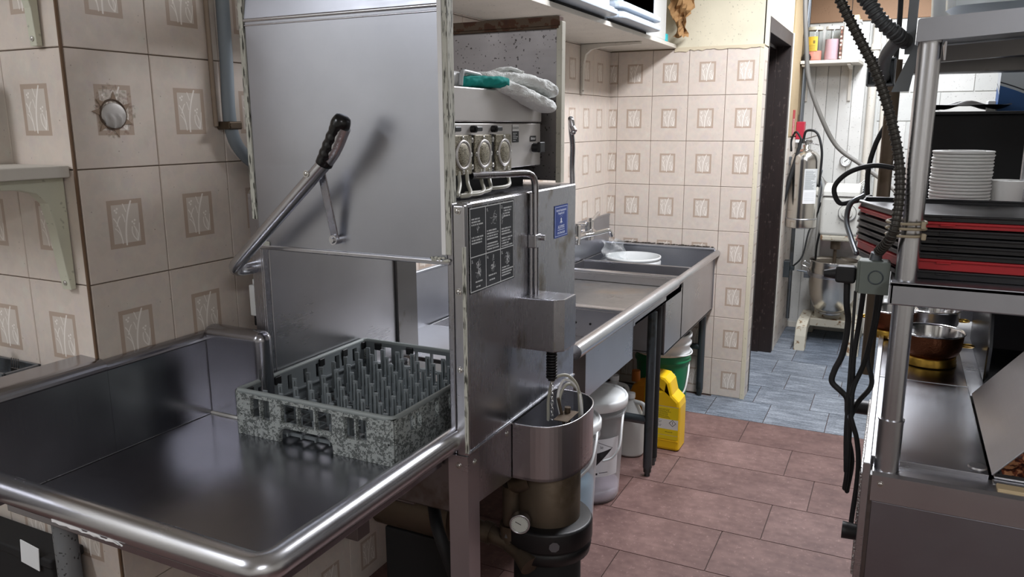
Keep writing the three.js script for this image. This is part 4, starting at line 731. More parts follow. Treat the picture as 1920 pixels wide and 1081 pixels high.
{
  const m = thing('stand_mixer', 'worn white floor mixer with a steel bowl', 'mixer');
  const enamel = std({ color: 0xe2e3df, roughness: 0.4, map: wear }), chipped = std({ color: 0xd7d2c6, roughness: 0.55, map: rustyEnamel() });
  const X = -0.365;
  mesh('head', [bx(X - 0.125, X + 0.135, 0.80, 1.085, -6.28, -5.93, 0.03), extX([[-5.935, 1.08], [-5.94, 1.115], [-5.98, 1.15], [-6.12, 1.165], [-6.24, 1.15], [-6.28, 1.09]], X - 0.115, X + 0.125, [], 0.012)], enamel, m);
  mesh('head_seam', bx(X - 0.127, X + 0.137, 1.083, 1.089, -6.27, -5.927, 0.002), M.steelDark, m);
  mesh('head_skirt', bx(X - 0.115, X + 0.125, 0.765, 0.81, -6.1, -5.935, 0.015), chipped, m);
  const dial = mesh('speed_dial', [cyl([X + 0.055, 0.975, -5.93], [X + 0.055, 0.975, -5.905], 0.058, 0.056, 32), cyl([X + 0.055, 0.975, -5.905], [X + 0.055, 0.975, -5.89], 0.036, 0.034, 28)], enamel, m, 'round speed dial');
  mesh('dial_ring', new THREE.TorusGeometry(0.056, 0.005, 8, 36).translate(X + 0.055, 0.975, -5.91), M.steel, dial);
  mesh('agitator_shaft', [cyl([X - 0.01, 0.77, -6.02], [X - 0.01, 0.70, -6.02], 0.035), cyl([X - 0.01, 0.70, -6.02], [X - 0.01, 0.60, -6.02], 0.012)], M.brownMetal, m);
  mesh('column', [bx(X - 0.115, X + 0.125, 0.16, 0.85, -6.36, -6.2, 0.02), bx(X - 0.12, X + 0.12, 0.62, 0.76, -6.21, -6.19, 0.004)], enamel, m);
  mesh('guard_panel', bx(X - 0.13, X + 0.13, 0.615, 0.745, -6.19, -6.185, 0.002), M.steel, m);
  const bowl = mesh('bowl', lathe([[0, 0.235], [0.075, 0.235], [0.12, 0.27], [0.152, 0.35], [0.163, 0.44], [0.165, 0.54], [0.168, 0.545], [0.168, 0.565], [0.164, 0.57], [0.166, 0.605], [0.172, 0.615], [0.168, 0.62], [0.16, 0.6], [0.158, 0.44], [0.145, 0.35], [0.11, 0.275], [0, 0.25]], X - 0.01, 0, -6.02, 44), std({ color: 0xcfcac2, metalness: 1, roughness: 0.24 }), m, 'round steel bowl');
  mesh('bowl_band', lathe([[0.166, 0.50], [0.171, 0.502], [0.171, 0.528], [0.166, 0.53]], X - 0.01, 0, -6.02, 44), M.steel, bowl);
  mesh('bowl_foot', lathe([[0.06, 0.222], [0.075, 0.222], [0.075, 0.24], [0.06, 0.24]], X - 0.01, 0, -6.02, 32), M.steel, bowl);
  mesh('bowl_handle', tube([[X - 0.165, 0.58, -6.0], [X - 0.21, 0.6, -5.99], [X - 0.225, 0.575, -5.985], [X - 0.185, 0.555, -5.985], [X - 0.172, 0.505, -5.99]], 0.007, 30, 8), M.chrome, bowl);
  mesh('bowl_arm', [bx(X - 0.21, X - 0.17, 0.475, 0.515, -6.06, -6.0, 0.004), cyl([X - 0.26, 0.525, -6.02], [X - 0.17, 0.515, -6.02], 0.006)], M.galv, m);
  mesh('bowl_cradle', bx(X - 0.12, X + 0.15, 0.17, 0.30, -6.2, -6.04, 0.01), chipped, m);
  const foot = x => extX([[-6.37, 0], [-6.37, 0.15], [-6.2, 0.19], [-5.86, 0.19], [-5.76, 0.165], [-5.735, 0.1], [-5.71, 0.0], [-5.80, 0.0], [-5.83, 0.09], [-5.9, 0.12], [-6.2, 0.1], [-6.28, 0]], x, x + 0.075, [], 0.006);
  mesh('foot', foot(X - 0.215), chipped, m); mesh('foot', foot(X + 0.135), chipped, m);
  mesh('base_beam', [bx(X - 0.17, X + 0.17, 0.12, 0.18, -6.2, -5.99, 0.008)], chipped, m);
}
function rustyEnamel() { return dataTex(256, (u, v) => { const a = fbm(u, v, 9, 5, 221); return a > 0.7 ? [150, 118, 92] : a > 0.64 ? [204, 194, 178] : [232, 231, 224]; }, true, [4, 4]); }
{ // wire guard on the wall above the mixer
  const w = thing('wire_guard', 'curved chrome wire guard behind the mixer head', 'wire guard');
  for (let i = 0; i < 8; i++) { const d = i * 0.014; mesh('wire', tube([[-0.53 + d * 0.3, 1.20 - d * 0.4, -6.34], [-0.50 + d * 0.3, 1.165 - d, -6.31], [-0.44, 1.135 - d, -6.285], [-0.36, 1.128 - d, -6.28], [-0.29, 1.14 - d, -6.285], [-0.235, 1.175 - d, -6.31], [-0.22 - d * 0.2, 1.21 - d * 0.4, -6.34]], 0.0028, 36, 6), M.chrome, w); }
  mesh('end_bracket', [tube([[-0.535, 1.24, -6.36], [-0.54, 1.19, -6.33], [-0.525, 1.12, -6.31], [-0.53, 1.02, -6.31], [-0.535, 0.93, -6.31]], 0.007, 30, 8)], M.galv, w);
  mesh('end_bracket', [bx(-0.255, -0.215, 1.11, 1.31, -6.385, -6.34, 0.004), tube([[-0.21, 1.33, -6.34], [-0.195, 1.26, -6.32], [-0.22, 1.16, -6.31], [-0.235, 1.06, -6.31]], 0.007, 30, 8)], M.galv, w);
}
{
  const g = thing('wall_gauge', 'small round dial gauge on the white boarding above the mixer', 'gauge');
  mesh('case', [cyl([-0.375, 1.315, -6.388], [-0.375, 1.315, -6.36], 0.041, 0.041, 32), new THREE.TorusGeometry(0.038, 0.005, 8, 32).translate(-0.375, 1.315, -6.36)], M.steel, g);
  mesh('dial', keep(new THREE.CircleGeometry(0.036, 28).translate(-0.375, 1.315, -6.3585)), std({ map: canvasTex(64, 64, (c) => { c.fillStyle = '#e6e8e6'; c.fillRect(0, 0, 64, 64); c.strokeStyle = '#555a5c'; c.lineWidth = 2; c.beginPath(); c.arc(32, 32, 24, 2.4, 7); c.stroke(); c.strokeStyle = '#222'; c.lineWidth = 4; c.beginPath(); c.moveTo(24, 40); c.lineTo(44, 22); c.stroke(); }), roughness: 0.4 }), g);
}
{
  const s = thing('jar_shelf', 'small white wall shelf with bracket above the extinguisher', 'shelf');
  mesh('board', extY([[-0.708, -6.386], [-0.708, -6.06], [-0.33, -6.06], [-0.31, -6.386]], 2.0, 2.022, [], 0.002), M.whitePaint, s);
  mesh('bracket', extX([[-6.385, 1.998], [-6.08, 1.998], [-6.08, 1.985], [-6.34, 1.97], [-6.372, 1.75], [-6.385, 1.75]], -0.70, -0.68), M.whitePaint, s);
  mesh('bracket', extX([[-6.385, 1.998], [-6.08, 1.998], [-6.08, 1.985], [-6.34, 1.97], [-6.372, 1.75], [-6.385, 1.75]], -0.40, -0.38), M.whitePaint, s);
}
function jar(name, label, x, z, r, h, fill, fh, cap, extra) {
  const j = thing(name, label, 'jar');
  mesh('glass', lathe([[0, 2.023], [r * 0.95, 2.023], [r, 2.033], [r, 2.023 + h * 0.82], [r * 0.9, 2.023 + h * 0.9], [r * 0.9, 2.023 + h * 0.93]], x, 0, z, 28), M.clear, j);
  mesh('contents', lathe([[0, 2.026], [r * 0.93, 2.026], [r * 0.95, 2.034], [r * 0.95, 2.023 + h * fh], [0, 2.023 + h * fh]], x, 0, z, 28), fill, j);
  mesh('lid', lathe([[r * 0.95, 2.023 + h * 0.9], [r * 0.97, 2.023 + h * 0.91], [r * 0.97, 2.023 + h * 0.99], [r * 0.9, 2.023 + h], [0, 2.023 + h]], x, 0, z, 28), cap, j);
  if (extra) { const c = new THREE.CylinderGeometry(r * 1.012, r * 1.012, h * 0.42, 12, 1, true, -0.75, 1.25); c.translate(x, 2.023 + h * 0.5, z); mesh('jar_label', keep(c), extra, j); }
}
jar('spice_jar', 'glass jar of orange pink powder with yellow label on the small shelf', -0.635, -6.17, 0.055, 0.235, std({ color: 0xd98a78, roughness: 0.8 }), 0.3, M.paleTrim, std({ map: canvasTex(96, 110, (g, w, h) => { g.fillStyle = '#d6b23c'; g.fillRect(0, 0, w, h); g.fillStyle = '#7d6a30'; g.fillRect(52, 30, 20, 24); for (let y = 64; y < 104; y += 9) g.fillRect(10, y, 66, 3); }), roughness: 0.6, side: THREE.DoubleSide }));
jar('spice_jar', 'glass jar of pale pink powder with white lid on the small shelf', -0.515, -6.17, 0.05, 0.235, std({ color: 0xc9a3ab, roughness: 0.8 }), 0.62, M.whitePlastic);
{
  const c = thing('storage_tub', 'square clear tub of white contents at the end of the small shelf', 'tub');
  mesh('tub_wall', extY(rrect(-0.445, -0.335, -6.27, -6.11, 0.015), 2.024, 2.27, [], 0.004), M.milky, c);
  mesh('tub_lid', bx(-0.45, -0.33, 2.27, 2.285, -6.275, -6.105, 0.004), M.whitePlastic, c);
  const b = solo('printed_packet', [bx(-0.462, -0.447, 2.024, 2.25, -6.25, -6.12, 0.003)], std({ map: dataTex(64, (u, v) => { const a = vnoise(u * 8, v * 8, 8, 231); return a > 0.6 ? [226, 214, 204] : a > 0.4 ? [140, 92, 72] : [88, 60, 52]; }, true, [9, 9]), roughness: 0.6 }), 'brown and white printed packet beside the clear tub', 'packet');
  solo('tape_roll', [cyl([-0.695, 2.047, -6.12], [-0.655, 2.047, -6.11], 0.025, 0.025, 24), cyl([-0.655, 2.047, -6.11], [-0.648, 2.047, -6.108], 0.012, 0.012, 16)], M.black, 'black tape roll at the door end of the small shelf', 'tape roll');
  solo('foil_box', bx(-0.43, -0.35, 2.286, 2.32, -6.26, -6.12, 0.003), std({ color: 0xd8c79a, roughness: 0.7 }), 'cream carton lying on top of the clear tub', 'carton');
}
// white downpipe and clutter right of the boarding
solo('white_pipe', [cyl([-0.235, 0.02, -6.34], [-0.235, 2.3, -6.34], 0.028), cyl([-0.235, 2.1, -6.34], [-0.235, 2.14, -6.34], 0.036)], M.whitePaint, 'white painted vertical pipe right of the mixer', 'pipe');
solo('white_pipe', [cyl([-0.155, 0.02, -6.35], [-0.155, 2.3, -6.35], 0.016)], M.whitePaint, 'thin white vertical pipe beside the thicker one', 'pipe');
solo('outlet_box', [bx(-0.73, -0.67, 0.48, 0.6, -6.02, -5.93, 0.004), bx(-0.67, -0.64, 0.53, 0.56, -5.99, -5.96, 0.003)], M.galvDark, 'small grey outlet box low on the tiled wall beside the bowl', 'outlet');
solo('mixer_cord', tube([[-0.665, 0.545, -5.97], [-0.60, 0.62, -5.98], [-0.575, 0.80, -6.15], [-0.55, 0.88, -6.3], [-0.52, 1.0, -6.3]], 0.006, 40, 8), M.rubber, 'black cord from the outlet up beside the mixer', 'cord');
solo('hanging_cord', tube([[-0.475, 0.95, -5.97], [-0.48, 0.85, -5.95], [-0.5, 0.72, -6.0], [-0.51, 0.6, -6.1]], 0.0075, 40, 8), M.rubber, 'black cord hanging left of the mixer head', 'cord');
// grey hose from the ceiling across to the shelf unit
solo('grey_hose', tube([[-0.475, 2.69, -4.0], [-0.465, 2.142, -4.0], [-0.447, 1.953, -4.0], [-0.424, 1.784, -4.0], [-0.357, 1.612, -4.0], [-0.277, 1.477, -4.0], [-0.156, 1.393, -3.95], [-0.049, 1.327, -3.8], [0.01, 1.30, -3.4], [0.03, 1.29, -3.1]], 0.0105, 90, 10), std({ color: 0x5c5a55, roughness: 0.6 }), 'grey cable looping from the ceiling across the aisle', 'cable');

// ================================================================ RIGHT: STEAM TABLE AND SHELVES
const TY = 0.905;
{
  const s = thing('steam_table', 'stainless steel steam table counter on the right of the aisle', 'counter');
  mesh('front_panel', bx(-0.012, 0.95, 0.1, 0.846, -1.625, -1.602, 0.002), M.endPanel, s, 'dark steel end panel');
  mesh('top_trim', extX([[-1.598, 0.848], [-1.598, 0.902], [-1.606, 0.907], [-1.66, 0.907], [-1.66, 0.848]], 0.002, 0.95), M.steel, s, 'folded steel edge');
  screw([0.018, 0.885, -1.598], 'z', 0.005, M.screw, s);
  mesh('side_panel', bx(-0.012, 0.006, 0.1, 0.90, -3.25, -1.60, 0.002), M.steelDark, s);
  mesh('side_strip', bx(-0.016, -0.002, 0.5, 0.925, -3.25, -1.598, 0.002), M.steel, s, 'bright edge strip');
  mesh('foil_patch', bx(-0.022, -0.012, 0.62, 0.86, -2.2, -1.7, 0.003), std({ color: 0xc9c9c9, metalness: 1, roughness: 0.35, bumpMap: hammered, bumpScale: 0.006 }), s, 'crinkled foil on the side');
  mesh('counter_plate', bx(-0.008, 0.205, TY - 0.01, TY + 0.012, -2.23, -1.66, 0.002), M.steelTop, s, 'flat front cover plate');
  mesh('counter_plate', bx(-0.008, 0.205, TY - 0.01, TY + 0.008, -3.25, -2.234, 0.002), M.steelTop, s, 'flat rear cover plate');
  mesh('plate_edge', bx(-0.004, 0.205, TY + 0.008, TY + 0.0135, -2.236, -2.228, 0.001), M.tubeSteel, s);
  mesh('plate_button', cyl([0.187, TY + 0.012, -1.69], [0.187, TY + 0.0155, -1.69], 0.017, 0.016, 24), M.steel, s, 'round steel button');
  mesh('well_edge', bx(0.21, 0.95, TY - 0.012, TY + 0.004, -1.665, -1.64, 0.002), M.steel, s); mesh('rear_top', bx(0.205, 0.95, TY - 0.02, TY, -3.25, -2.2, 0.002), M.steel, s);
  mesh('wood_strip', bx(0.215, 0.95, TY - 0.006, TY + 0.008, -1.638, -1.61, 0.002), std({ color: 0xc9b48f, roughness: 0.7 }), s, 'pale worn board strip');
  mesh('well', [bx(0.205, 0.95, 0.70, 0.71, -2.2, -1.66, 0), bx(0.205, 0.212, 0.7, TY - 0.02, -2.2, -1.66, 0), bx(0.205, 0.95, 0.7, TY - 0.02, -2.21, -2.2, 0), bx(0.93, 0.95, 0.7, TY - 0.02, -2.2, -1.66, 0), bx(0.205, 0.95, 0.7, TY - 0.02, -1.66, -1.65, 0)], M.steelDark, s);
  mesh('base', bx(0.02, 0.93, 0, 0.1, -3.2, -1.64, 0.002), M.blackMatte, s);
  mesh('back_panel', bx(0.93, 0.95, 0.1, 0.9, -3.25, -1.62, 0.002), M.steelDark, s);
  mesh('end_panel', bx(-0.01, 0.95, 0.1, 0.9, -3.27, -3.25, 0.002), M.steelDark, s);
  mesh('valve_knob', [cyl([-0.012, 0.742, -1.66], [-0.045, 0.742, -1.66], 0.016, 0.018, 16)], M.black, s, 'black valve knob');
  mesh('gas_tap', [cyl([-0.012, 0.80, -2.3], [-0.06, 0.80, -2.3], 0.02)], M.black, s);
}
{ // hinged well cover, food pan
  const g = bx(0, 0.30, -0.0015, 0.0015, -2.16, -1.648, 0.001).rotateZ(0.90).translate(0.208, 0.922, 0);
  solo('well_cover', g, M.steelDoor, 'grey sheet steel well cover propped open over the food pan', 'cover');
  const p = thing('food_pan', 'steel food pan of brown minced food in the steam table', 'food pan');
  mesh('pan', [bx(0.225, 0.52, TY - 0.09, TY - 0.085, -1.98, -1.675, 0), bx(0.225, 0.23, TY - 0.09, TY + 0.006, -1.98, -1.675, 0), bx(0.515, 0.52, TY - 0.09, TY + 0.006, -1.98, -1.675, 0), bx(0.225, 0.52, TY - 0.09, TY + 0.006, -1.68, -1.675, 0), bx(0.225, 0.52, TY - 0.09, TY + 0.006, -1.98, -1.975, 0), bx(0.213, 0.53, TY + 0.004, TY + 0.009, -1.684, -1.664, 0.002)], M.steel, p);
  const f = new THREE.PlaneGeometry(0.285, 0.295, 60, 60).rotateX(-Math.PI / 2), q = f.attributes.position;
  for (let i = 0; i < q.count; i++) { const u = q.getX(i) / 0.285 + 0.5, v = q.getZ(i) / 0.295 + 0.5; q.setY(i, 0.045 * fbm(u, v, 14, 4, 241) + 0.02 * Math.sin(u * 3.1) * Math.sin(v * 3.1)); }
  f.computeVertexNormals(); f.translate(0.3725, TY - 0.03, -1.8275);
  const food = dataTex(256, (u, v) => { const a = fbm(u, v, 22, 4, 251); return a > 0.58 ? [196, 138, 96] : a > 0.46 ? [128, 66, 40] : [62, 26, 18]; }, true, [5, 5]);
  const fm = mesh('food', f, std({ color: 0xffffff, map: food, roughness: 0.45 }), p, 'brown minced food'); fm.userData.kind = 'stuff';
}
{ // black equipment behind the plate
  const b = thing('black_cooker', 'rounded black cooker standing behind the cover plate', 'cooker');
  mesh('body', extX([[-2.28, TY + 0.009], [-2.26, 1.02], [-2.32, 1.14], [-2.46, 1.2], [-2.75, 1.2], [-2.75, TY + 0.009]], 0.24, 0.8, [], 0.01), M.blackGloss, b);
  mesh('rim', cyl([0.245, 1.205, -2.5], [0.8, 1.205, -2.5], 0.008), M.brownMetal, b);
}
function handi(name, label, x, z, r, mats, h = 0.12) {
  const b = thing(name, label, 'bowl', 'metal serving bowls');
  const y = TY + 0.0085;
  const body = mesh('bowl_body', lathe([[r * 0.7, y + 0.026], [r * 0.86, y + 0.034], [r * 0.95, y + 0.05], [r * 0.99, y + h - 0.01], [r, y + h]], x, 0, z, 40), mats[0], b, mats[2]);
  mesh('bowl_lining', lathe([[r, y + h], [r * 1.04, y + h + 0.003], [r * 1.03, y + h + 0.006], [r * 0.97, y + h], [r * 0.93, y + 0.055], [r * 0.82, y + 0.038], [0, y + 0.03]], x, 0, z, 40), M.chrome, b, 'bright steel lining');
  mesh('bowl_foot', lathe([[0, y], [r * 0.82, y], [r * 0.86, y + 0.004], [r * 0.82, y + 0.009], [r * 0.85, y + 0.014], [r * 0.80, y + 0.019], [r * 0.83, y + 0.024], [r * 0.76, y + 0.028], [r * 0.6, y + 0.028]], x, 0, z, 40), mats[1], b, 'ringed foot');
  mesh('ear', new THREE.TorusGeometry(0.017, 0.0035, 8, 20).rotateX(Math.PI / 2 - 0.4).translate(x + r * 1.08, y + h - 0.03, z), M.brass, b); mesh('ear', new THREE.TorusGeometry(0.017, 0.0035, 8, 20).rotateX(Math.PI / 2 - 0.4).translate(x - r * 1.08, y + h - 0.03, z), M.brass, b);
}
handi('serving_bowl', 'hammered copper bowl with ringed brass foot in front of the black cooker', 0.118, -2.44, 0.083, [M.copper, M.brass, 'hammered copper outside'], 0.09);
handi('serving_bowl', 'copper bowl with brass foot half hidden behind the near shelf post', 0.015, -2.72, 0.075, [M.copper, M.brass, 'hammered copper outside'], 0.085);
handi('serving_bowl', 'shiny steel bowl behind the copper bowls under the shelf', 0.13, -2.76, 0.08, [M.steel, M.steel, 'steel outside'], 0.09);

{ // shelf unit over the counter
  const s = thing('overshelf', 'stainless steel two tier shelf unit standing on the steam table', 'shelf');
  const post = (x, z, y0, r, m, lab) => mesh('post', cyl([x, y0, z], [x, 1.735, z], r, r, 24), m, s, lab);
  post(0.027, -1.63, TY + 0.012, 0.0195, M.tubeSteel, 'shiny front post');
  mesh('post_socket', [cyl([0.0265, TY, -1.63], [0.0265, TY + 0.105, -1.63], 0.0225, 0.0225, 24), cyl([0.0265, TY + 0.105, -1.63], [0.0265, TY + 0.108, -1.63], 0.024, 0.024, 24)], M.steel, s);
  post(-0.035, -2.2, 0.93, 0.016, M.brownMetal, 'tarnished rear post'); post(0.72, -1.63, TY, 0.0195, M.tubeSteel); post(0.26, -2.12, 1.29, 0.015, M.steel);
  mesh('lower_shelf', [bx(0.0, 0.78, 1.246, 1.291, -1.612, -1.602, 0.003), bx(0.0, 0.78, 1.281, 1.2905, -2.62, -1.602, 0.002), bx(0.0, 0.008, 1.246, 1.29, -2.62, -1.602, 0.002)], M.steelDoor, s, 'lower shelf with turned down edge');
  const up = mesh('upper_shelf', [extZ([[0.004, 1.722], [0.004, 1.758], [0.007, 1.761], [0.78, 1.805], [0.78, 1.766]], -1.612, -1.60), extZ([[0.004, 1.745], [0.004, 1.757], [0.78, 1.80], [0.78, 1.788]], -2.25, -1.61)], M.steelDoor, s, 'upper shelf with deep front edge');
  mesh('upper_ribs', [extZ([[0.03, 1.71], [0.03, 1.742], [0.78, 1.784], [0.78, 1.752]], -2.0, -1.97), bx(0.0, 0.78, 1.70, 1.735, -2.26, -2.2, 0.004)], M.steelDark, s);
  mesh('added_back_sheet', bx(0.0, 0.78, 0.92, 1.281, -3.02, -3.0, 0.002), M.steelPanel, s, 'added steel sheet under the lower shelf that blocks bright reflections');  // added sheet, keeps the bright far wall out of the counter plate
  mesh('gusset', extX([[-1.612, 1.722], [-1.612, 1.69], [-1.72, 1.722]], 0.05, 0.053), M.steel, s);
  mesh('corner_plate', [extZ([[0.002, 1.725], [-0.03, 1.64], [0.0, 1.64], [0.012, 1.72]], -1.69, -1.686), bx(-0.014, 0.003, 1.71, 1.84, -1.72, -1.715, 0.001)], M.galv, s, 'grey corner plate');
}
{ // cafeteria trays
  const T = (y, h, mat, label, group) => {
    const t = thing('serving_tray', label, 'tray', group);
    const o = i => [[0.012 + i, -1.655 - i], [0.70 - i, -1.655 - i], [0.77 - i, -1.74 - i * 0.4], [0.77 - i, -2.02 + i], [-0.078 + i, -2.02 + i], [-0.078 + i, -1.90 - i * 0.4]];
    mesh('tray_body', thingGeo('tray' + h, () => boxUV(merge([extY(o(0), h - 0.005, h, [o(0.012)], 0.0015), extY(o(0.005), 0.001, h - 0.003, [o(0.011)]), extY(o(0.008), 0, 0.003)]))), mat, t);
    mesh('tray_tab', thingGeo('tab' + h, () => boxUV(bx(0.075, 0.10, h - 0.0075, h - 0.0045, -1.657, -1.6535, 0.001))), mat, t);
    t.position.y = y; t.userData.placed = true;
  };
  T(1.2915, 0.0165, M.trayBlack, 'bottom black tray of the stack on the lower shelf');
  T(1.3085, 0.021, M.redPlastic, 'lower of the two red trays in the stack');
  const place = ['black tray resting directly on the lower red tray', 'black tray second above the lower red tray', 'black tray third above the lower red tray', 'black tray directly under the upper red tray'];
  for (let i = 0; i < 4; i++) T(1.330 + i * 0.0145, 0.0125, M.trayBlack, place[i], 'black trays stacked between the red ones');
  T(1.3885, 0.012, M.redPlastic, 'upper of the two red trays in the stack');
  T(1.401, 0.013, M.trayBlack, 'topmost black tray of the stack on the lower shelf');
}
function thingGeo(k, f) { thingGeo.c = thingGeo.c || {}; return thingGeo.c[k] || (thingGeo.c[k] = keep(f())); }
{ // stack of white foam containers
  const one = keep(boxUV(merge([lathe([[0.0, 0.0], [0.0625, 0.0], [0.0632, 0.003], [0.0645, 0.0045], [0.0645, 0.006], [0.063, 0.0073], [0.055, 0.0073], [0.052, 0.0066], [0.0, 0.0066]], 0, 0, 0, 30), new THREE.TorusGeometry(0.03, 0.0014, 6, 30).rotateX(Math.PI / 2).translate(0, 0.007, 0), new THREE.TorusGeometry(0.044, 0.0014, 6, 30).rotateX(Math.PI / 2).translate(0, 0.007, 0)])));
  const foam = std({ color: 0xf1f1ee, roughness: 0.6 });
  for (let i = 0; i < 30; i++) { const c = new THREE.Mesh(one, foam); c.name = numbered('foam_container'); c.position.set(0.127 + (rnd() - 0.5) * 0.002, 1.2915 + i * 0.0076, -2.115 + (rnd() - 0.5) * 0.002); c.userData = { label: i === 29 ? 'topmost white foam lid of the stack behind the trays' : 'white foam lid below the top of the tall stack behind the trays', category: 'lid', group: 'stacked white foam lids' }; scene.add(c); }
  const cup = thing('foam_cup', 'small white foam cup right of the lid stack', 'cup');
  mesh('cup_body', lathe([[0.0, 1.2915], [0.03, 1.2915], [0.037, 1.45], [0.039, 1.452], [0.036, 1.453], [0.029, 1.30], [0, 1.30]], 0.226, 0, -2.13, 24), foam, cup);
  const gr = thing('green_pot', 'dark green pot with pale rim at the end of the lower shelf', 'pot');
  mesh('pot_body', lathe([[0, 1.2915], [0.028, 1.2915], [0.032, 1.43], [0.03, 1.43], [0, 1.425]], 0.29, 0, -2.12, 20), std({ color: 0x2d5a4c, roughness: 0.5 }), gr);
  mesh('pot_rim', lathe([[0.032, 1.43], [0.035, 1.432], [0.035, 1.438], [0.031, 1.438]], 0.29, 0, -2.12, 20), M.whitePlastic, gr);
}
{ // black flat unit behind, with things lying on it
  const b = thing('black_oven', 'large matt black oven casing behind the foam lids', 'oven');
  mesh('casing', bx(0.03, 0.95, 1.2915, 1.604, -2.62, -2.38, 0.006), M.blackMatte, b);
  mesh('top_lip', bx(0.03, 0.95, 1.604, 1.612, -2.62, -2.37, 0.002), M.black, b);
  const g = new THREE.PlaneGeometry(0.2, 0.16, 16, 12).rotateX(-Math.PI / 2), p = g.attributes.position; for (let i = 0; i < p.count; i++) p.setY(i, 0.012 * Math.sin(p.getX(i) * 50 + p.getZ(i) * 30) * Math.sin(p.getZ(i) * 40) + 0.014); g.computeVertexNormals(); g.translate(0.14, 1.615, -2.48);
  solo('bin_liner', g, std({ color: 0x0c0c0e, roughness: 0.35, side: THREE.DoubleSide }), 'crumpled black bin liner lying on the black oven', 'bag');
  const bt = canvasTex(128, 256, (c, w, h) => { c.fillStyle = '#aeb4b8'; c.fillRect(0, 0, w, h); c.fillStyle = '#1d4f86'; c.beginPath(); c.moveTo(0, 128); c.quadraticCurveTo(70, 150, w, 176); c.lineTo(w, h); c.lineTo(0, h); c.fill(); c.strokeStyle = '#1b1f26'; c.lineWidth = 6; c.beginPath(); c.moveTo(0, 112); c.quadraticCurveTo(70, 134, w, 160); c.stroke(); });
  const box = keep(new THREE.BoxGeometry(0.062, 0.13, 0.08)); box.translate(0.243, 1.612 + 0.066, -2.48);
  solo('carton', box, std({ map: bt, roughness: 0.5 }), 'grey and blue carton standing on the black oven', 'carton');
  solo('small_packet', bx(0.19, 0.208, 1.613, 1.64, -2.5, -2.44, 0.003), M.whitePlastic, 'tiny white packet beside the blue carton', 'packet');
}
{ // plastic wrapped tray on the upper shelf
  const g = new THREE.BoxGeometry(0.7, 0.13, 0.5, 24, 6, 18), p = g.attributes.position;
  for (let i = 0; i < p.count; i++) { const x = p.getX(i), y = p.getY(i), z = p.getZ(i); const k = 0.014 * Math.sin(x * 22 + z * 9) + 0.012 * Math.sin(z * 31 - x * 13); p.setXYZ(i, x + (Math.abs(x) > 0.3 ? k : 0), y + (y > 0 ? k - 0.05 * Math.max(0, Math.abs(z) - 0.15) : 0), z + (Math.abs(z) > 0.2 ? k : 0)); }
  g.computeVertexNormals(); g.rotateZ(0.056).translate(0.4, 1.868, -1.9);
  solo('plastic_bundle', g, new THREE.MeshPhysicalMaterial({ color: 0xdfe8ec, roughness: 0.3, transmission: 0.25, thickness: 0, clearcoat: 0.6, clearcoatRoughness: 0.2 }), 'pale bundle in clear plastic film on top of the upper shelf', 'bundle');
}
{ // electrics hanging on the shelf unit
  const j = thing('junction_box', 'green grey painted junction box on the corner of the lower shelf', 'junction box');
  const paint = std({ color: 0x7d867e, roughness: 0.6, metalness: 0.2, map: SCd });
  mesh('box', bx(-0.061, -0.002, 1.252, 1.318, -1.70, -1.655, 0.006), paint, j);
  mesh('cover', bx(-0.055, -0.001, 1.253, 1.317, -1.655, -1.652, 0.003), paint, j);
  mesh('knockout', new THREE.TorusGeometry(0.013, 0.0012, 6, 30).translate(-0.026, 1.287, -1.6515), M.galvDark, j);
  mesh('connector', cyl([-0.03, 1.316, -1.68], [-0.028, 1.332, -1.678], 0.012, 0.011, 14), M.galv, j);
  const pl = thing('power_plug', 'black right angle plug pushed into the junction box', 'plug');
  mesh('plug_body', [bx(-0.10, -0.062, 1.268, 1.302, -1.695, -1.665, 0.006), cyl([-0.098, 1.285, -1.68], [-0.122, 1.283, -1.68], 0.012, 0.007, 14)], M.rubber, pl);
  mesh('cord', tube([[-0.078, 1.27, -1.685], [-0.075, 1.22, -1.69], [-0.07, 1.185, -1.70], [-0.076, 1.11, -1.70], [-0.088, 1.075, -1.70], [-0.091, 1.05, -1.70], [-0.072, 1.032, -1.70], [-0.06, 1.02, -1.70], [-0.056, 0.985, -1.71]], 0.0062, 70, 10), M.rubber, pl, 'thick black cord');
}
function ribbed(pts, r, mat, name, label, pitch = 0.0095) {
  const c = new THREE.CatmullRomCurve3(pts.map(p => V(...p)), false, 'centripetal'), L = c.getLength(), n = Math.round(L / pitch), list = [new THREE.TubeGeometry(c, n * 2, r * 0.86, 10, false)];
  for (let i = 0; i <= n; i++) { const t = i / n, p = c.getPointAt(t), d = c.getTangentAt(t), g = new THREE.TorusGeometry(r * 0.86, r * 0.22, 6, 14); g.applyQuaternion(new THREE.Quaternion().setFromUnitVectors(V(0, 0, 1), d)); g.translate(p.x, p.y, p.z); list.push(g); }
  return solo(name, list, mat, label, 'conduit');
}
const ribMat = std({ color: 0x4c4a46, metalness: 0.75, roughness: 0.45 });
ribbed([[-0.60, 2.69, -1.64], [-0.33, 2.2, -1.63], [-0.175, 1.90, -1.62], [-0.128, 1.804, -1.62], [-0.091, 1.736, -1.62], [-0.059, 1.678, -1.62], [-0.032, 1.611, -1.62], [-0.005, 1.515, -1.62], [0.002, 1.437, -1.605], [-0.004, 1.38, -1.60], [-0.024, 1.338, -1.66]], 0.0098, ribMat, 'flexible_conduit', 'long ribbed flexible conduit from the ceiling down to the junction box');
